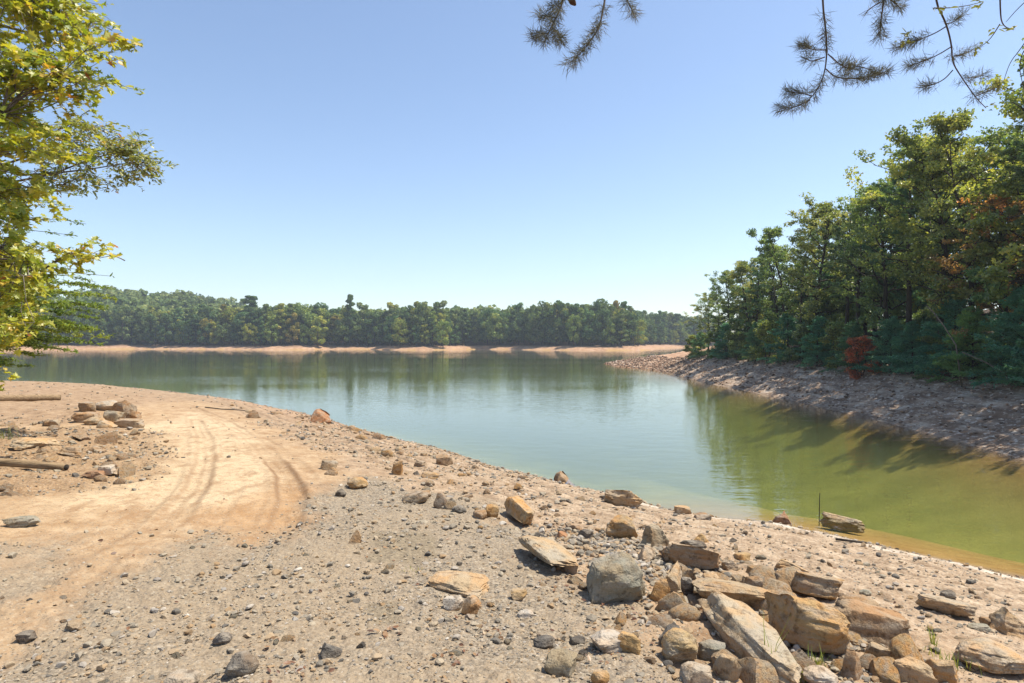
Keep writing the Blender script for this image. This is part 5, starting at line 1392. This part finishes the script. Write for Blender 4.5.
# ------------------------------------------------------------------ small things on the beach
def beach_bits():
    g = np.random.default_rng(66)
    M_LOG = bark_mat('weathered_log', (.15, .10, .055), (.38, .27, .16), 22, 0)
    for (xa, ya), (xb, yb), w, label in (((-60, 403), (61, 400), 7, 'long thin weathered log lying near the water at the left edge'), ((-70, 462), (68, 470), 8, 'nearer weathered log with a dark sawn end at the left edge')):
        a, b = np.array(at(xa, ya)), np.array(at(xb, yb)); n = 14; P = a + (b - a) * np.linspace(0, 1, n)[:, None]
        rad = w / F * b[1] / 2
        P[:, 1] += .05 * np.sin(np.linspace(0, 4, n)); zz = ground(P[:, 0], P[:, 1]); P[:, 2] = np.linspace(max(zz[0], zz[7]), zz[-1], n) + rad * .75; P[:, 2] = np.maximum(P[:, 2], zz + rad * .4)
        T = Tubes(); T.add(P, np.linspace(rad * 1.15, rad * .85, n) * (1 + .025 * g.normal(0, 1, n)), 12)
        t = thing('log', label, 'log', tuple(P[7])); o = obj('trunk', T.mesh('trunk', M_LOG), t); o.location = -P[7]
        d = unit(P[-1] - P[-2]); E = Tubes(); E.add(np.array([P[-1], P[-1] + d * .012]), [rad * .74, rad * .70], 10); o = obj('cut_end', E.mesh('cut_end', M_BARK), t); o.location = -P[7]
    # a stick in the shallows
    x, y, _ = at(819, 526); T = Tubes(); z0 = gz(x, y); T.add(np.array([(x, y, z0 - .1), (x + .01, y, .15), (x + .02, y + .01, .27)]), [.009, .007, .005], 6)
    tag(obj('stick', T.mesh('stick', M_BARK)), 'thin dark stick standing upright beside the pale rock in the water', 'stick')
    for pts, label in (([(205, 408), (222, 410), (240, 411), (258, 413)], 'thin dark driftwood stick lying across the top of the wheel tracks'),
                       ([(836, 541), (850, 543), (866, 545)], 'thin twig in the shallows right of the pale rock')):
        P = []
        for a, b in pts:
            x, y = unproject_smooth(a, b, lambda X, Y: np.maximum(ground(X, Y), -.05)); P.append((x, y, max(gz(x, y), -.06) + .03))
        T = Tubes(); T.add(np.array(P), [.02, .018, .016, .01][:len(P)], 6); tag(obj('stick', T.mesh('stick', M_BARK)), label, 'stick')
    # grass and weeds
    M_GRASS = leaf_mat('grass_blades', [(0, (.14, .20, .03)), (.6, (.28, .32, .05)), (1, (.45, .40, .12))], .45, .04)
    def tuft(px, py, n, h, label, name='grass_tuft', sp=.03):
        x, y, z = at(px, py); V = []; Q = []; 
        for i in range(n):
            b = np.array([g.normal(0, sp), g.normal(0, sp), -.01]); a = g.uniform(0, 6.28); d = np.array([math.cos(a), math.sin(a), 0]); hh = h * g.uniform(.5, 1.1); w = np.array([-d[1], d[0], 0]) * g.uniform(.0022, .004)
            k = len(V) * 1; p = [b, b + d * hh * .12 + (0, 0, hh * .55), b + d * hh * .42 + (0, 0, hh)]
            V += [p[0] - w, p[0] + w, p[1] + w * .8, p[1] - w * .8, p[2] + w * .1, p[2] - w * .1]; Q += [(k, k + 1, k + 2, k + 3), (k + 3, k + 2, k + 4, k + 5)]
        o = obj(name, mesh_np(name, np.array(V), [np.array(Q)], [M_GRASS], rnd=g.random(len(Q)))); o.location = (x, y, z); tag(o, label, 'grass', 'green tufts among the rocks')
    tuft(818, 672, 26, .16, 'bright green grass tuft growing between the rounded brown boulder and the orange stone'); tuft(800, 680, 16, .12, 'small grass tuft at the bottom edge beside the pale grey smooth stone')
    tuft(935, 645, 14, .13, 'thin upright green blades right of the large rounded brown boulder', sp=.02); tuft(952, 668, 26, .11, 'short yellow-green tuft near the bottom right boulder', sp=.05)
    tuft(772, 676, 9, .34, 'tall thin dry stalks rising in front of the big ochre slab', sp=.015); tuft(412, 572, 34, .035, 'faint low green growth on the gravel above the tan ledge', sp=.07); tuft(612, 549, 14, .05, 'little green sprig behind the big grey boulder', sp=.03)
    tuft(932, 652, 20, .07, 'low leafy weed at the right end of the rock pile', sp=.04); tuft(2, 440, 30, .3, 'yellow-green weed at the left edge above the nearer log', sp=.1)
    # dead leaves
    M_DL = leaf_mat('dead_leaves', [(0, (.08, .04, .025)), (.4, (.18, .085, .045)), (.7, (.30, .18, .09)), (1, (.42, .31, .19))], .15, .04)
    c = []
    for px, py, n, s in ((690, 604, 26, .12), (735, 612, 16, .09), (604, 606, 16, .12), (556, 590, 10, .12), (700, 655, 14, .12), (880, 665, 26, .08), (640, 610, 16, .15), (490, 632, 9, .05), (385, 638, 12, .07), (450, 655, 10, .1), (295, 674, 16, .08), (270, 640, 10, .06),
                         (520, 560, 8, .2), (770, 640, 10, .1), (610, 640, 10, .15), (560, 575, 12, .15), (88, 476, 10, .3), (600, 665, 14, .1)):
        x, y, _ = at(px, py)
        for i in range(n): c.append((x + g.normal(0, s), y + g.normal(0, s)))
    for i in range(200):
        r, th = 2.6 + g.random() ** 1.5 * 6, R(g.uniform(-45, 45)); c.append((r * math.sin(th), r * math.cos(th)))
    c = np.array(c); B = np.stack([c[:, 0], c[:, 1], ground(c[:, 0], c[:, 1]) + .012], 1); n = len(B)
    A = g.normal(0, 1, (n, 3)); A[:, 2] = np.abs(A[:, 2]) * .3 + .25
    V, Fc, m = shaped_leaves(B, A, .042, g, OVAL * np.array([1.3, 1]), 1.6)
    tag(obj('fallen_leaves', mesh_np('fallen_leaves', V, [Fc], [M_DL], rnd=np.repeat(g.random(n), m))), kind='stuff')

import time as _t
_t0 = _t.time()
lighting(); build_ground(); print('ground', _t.time() - _t0)
_big = build_rocks(); build_loose_stones(_big); build_gravel(); print('rocks', _t.time() - _t0)
right_bank_trees(); far_shore(); print('trees', _t.time() - _t0)
left_trees(); overhead_pine(); beach_bits(); print('all', _t.time() - _t0)
if HAZE: build_haze(HAZE)
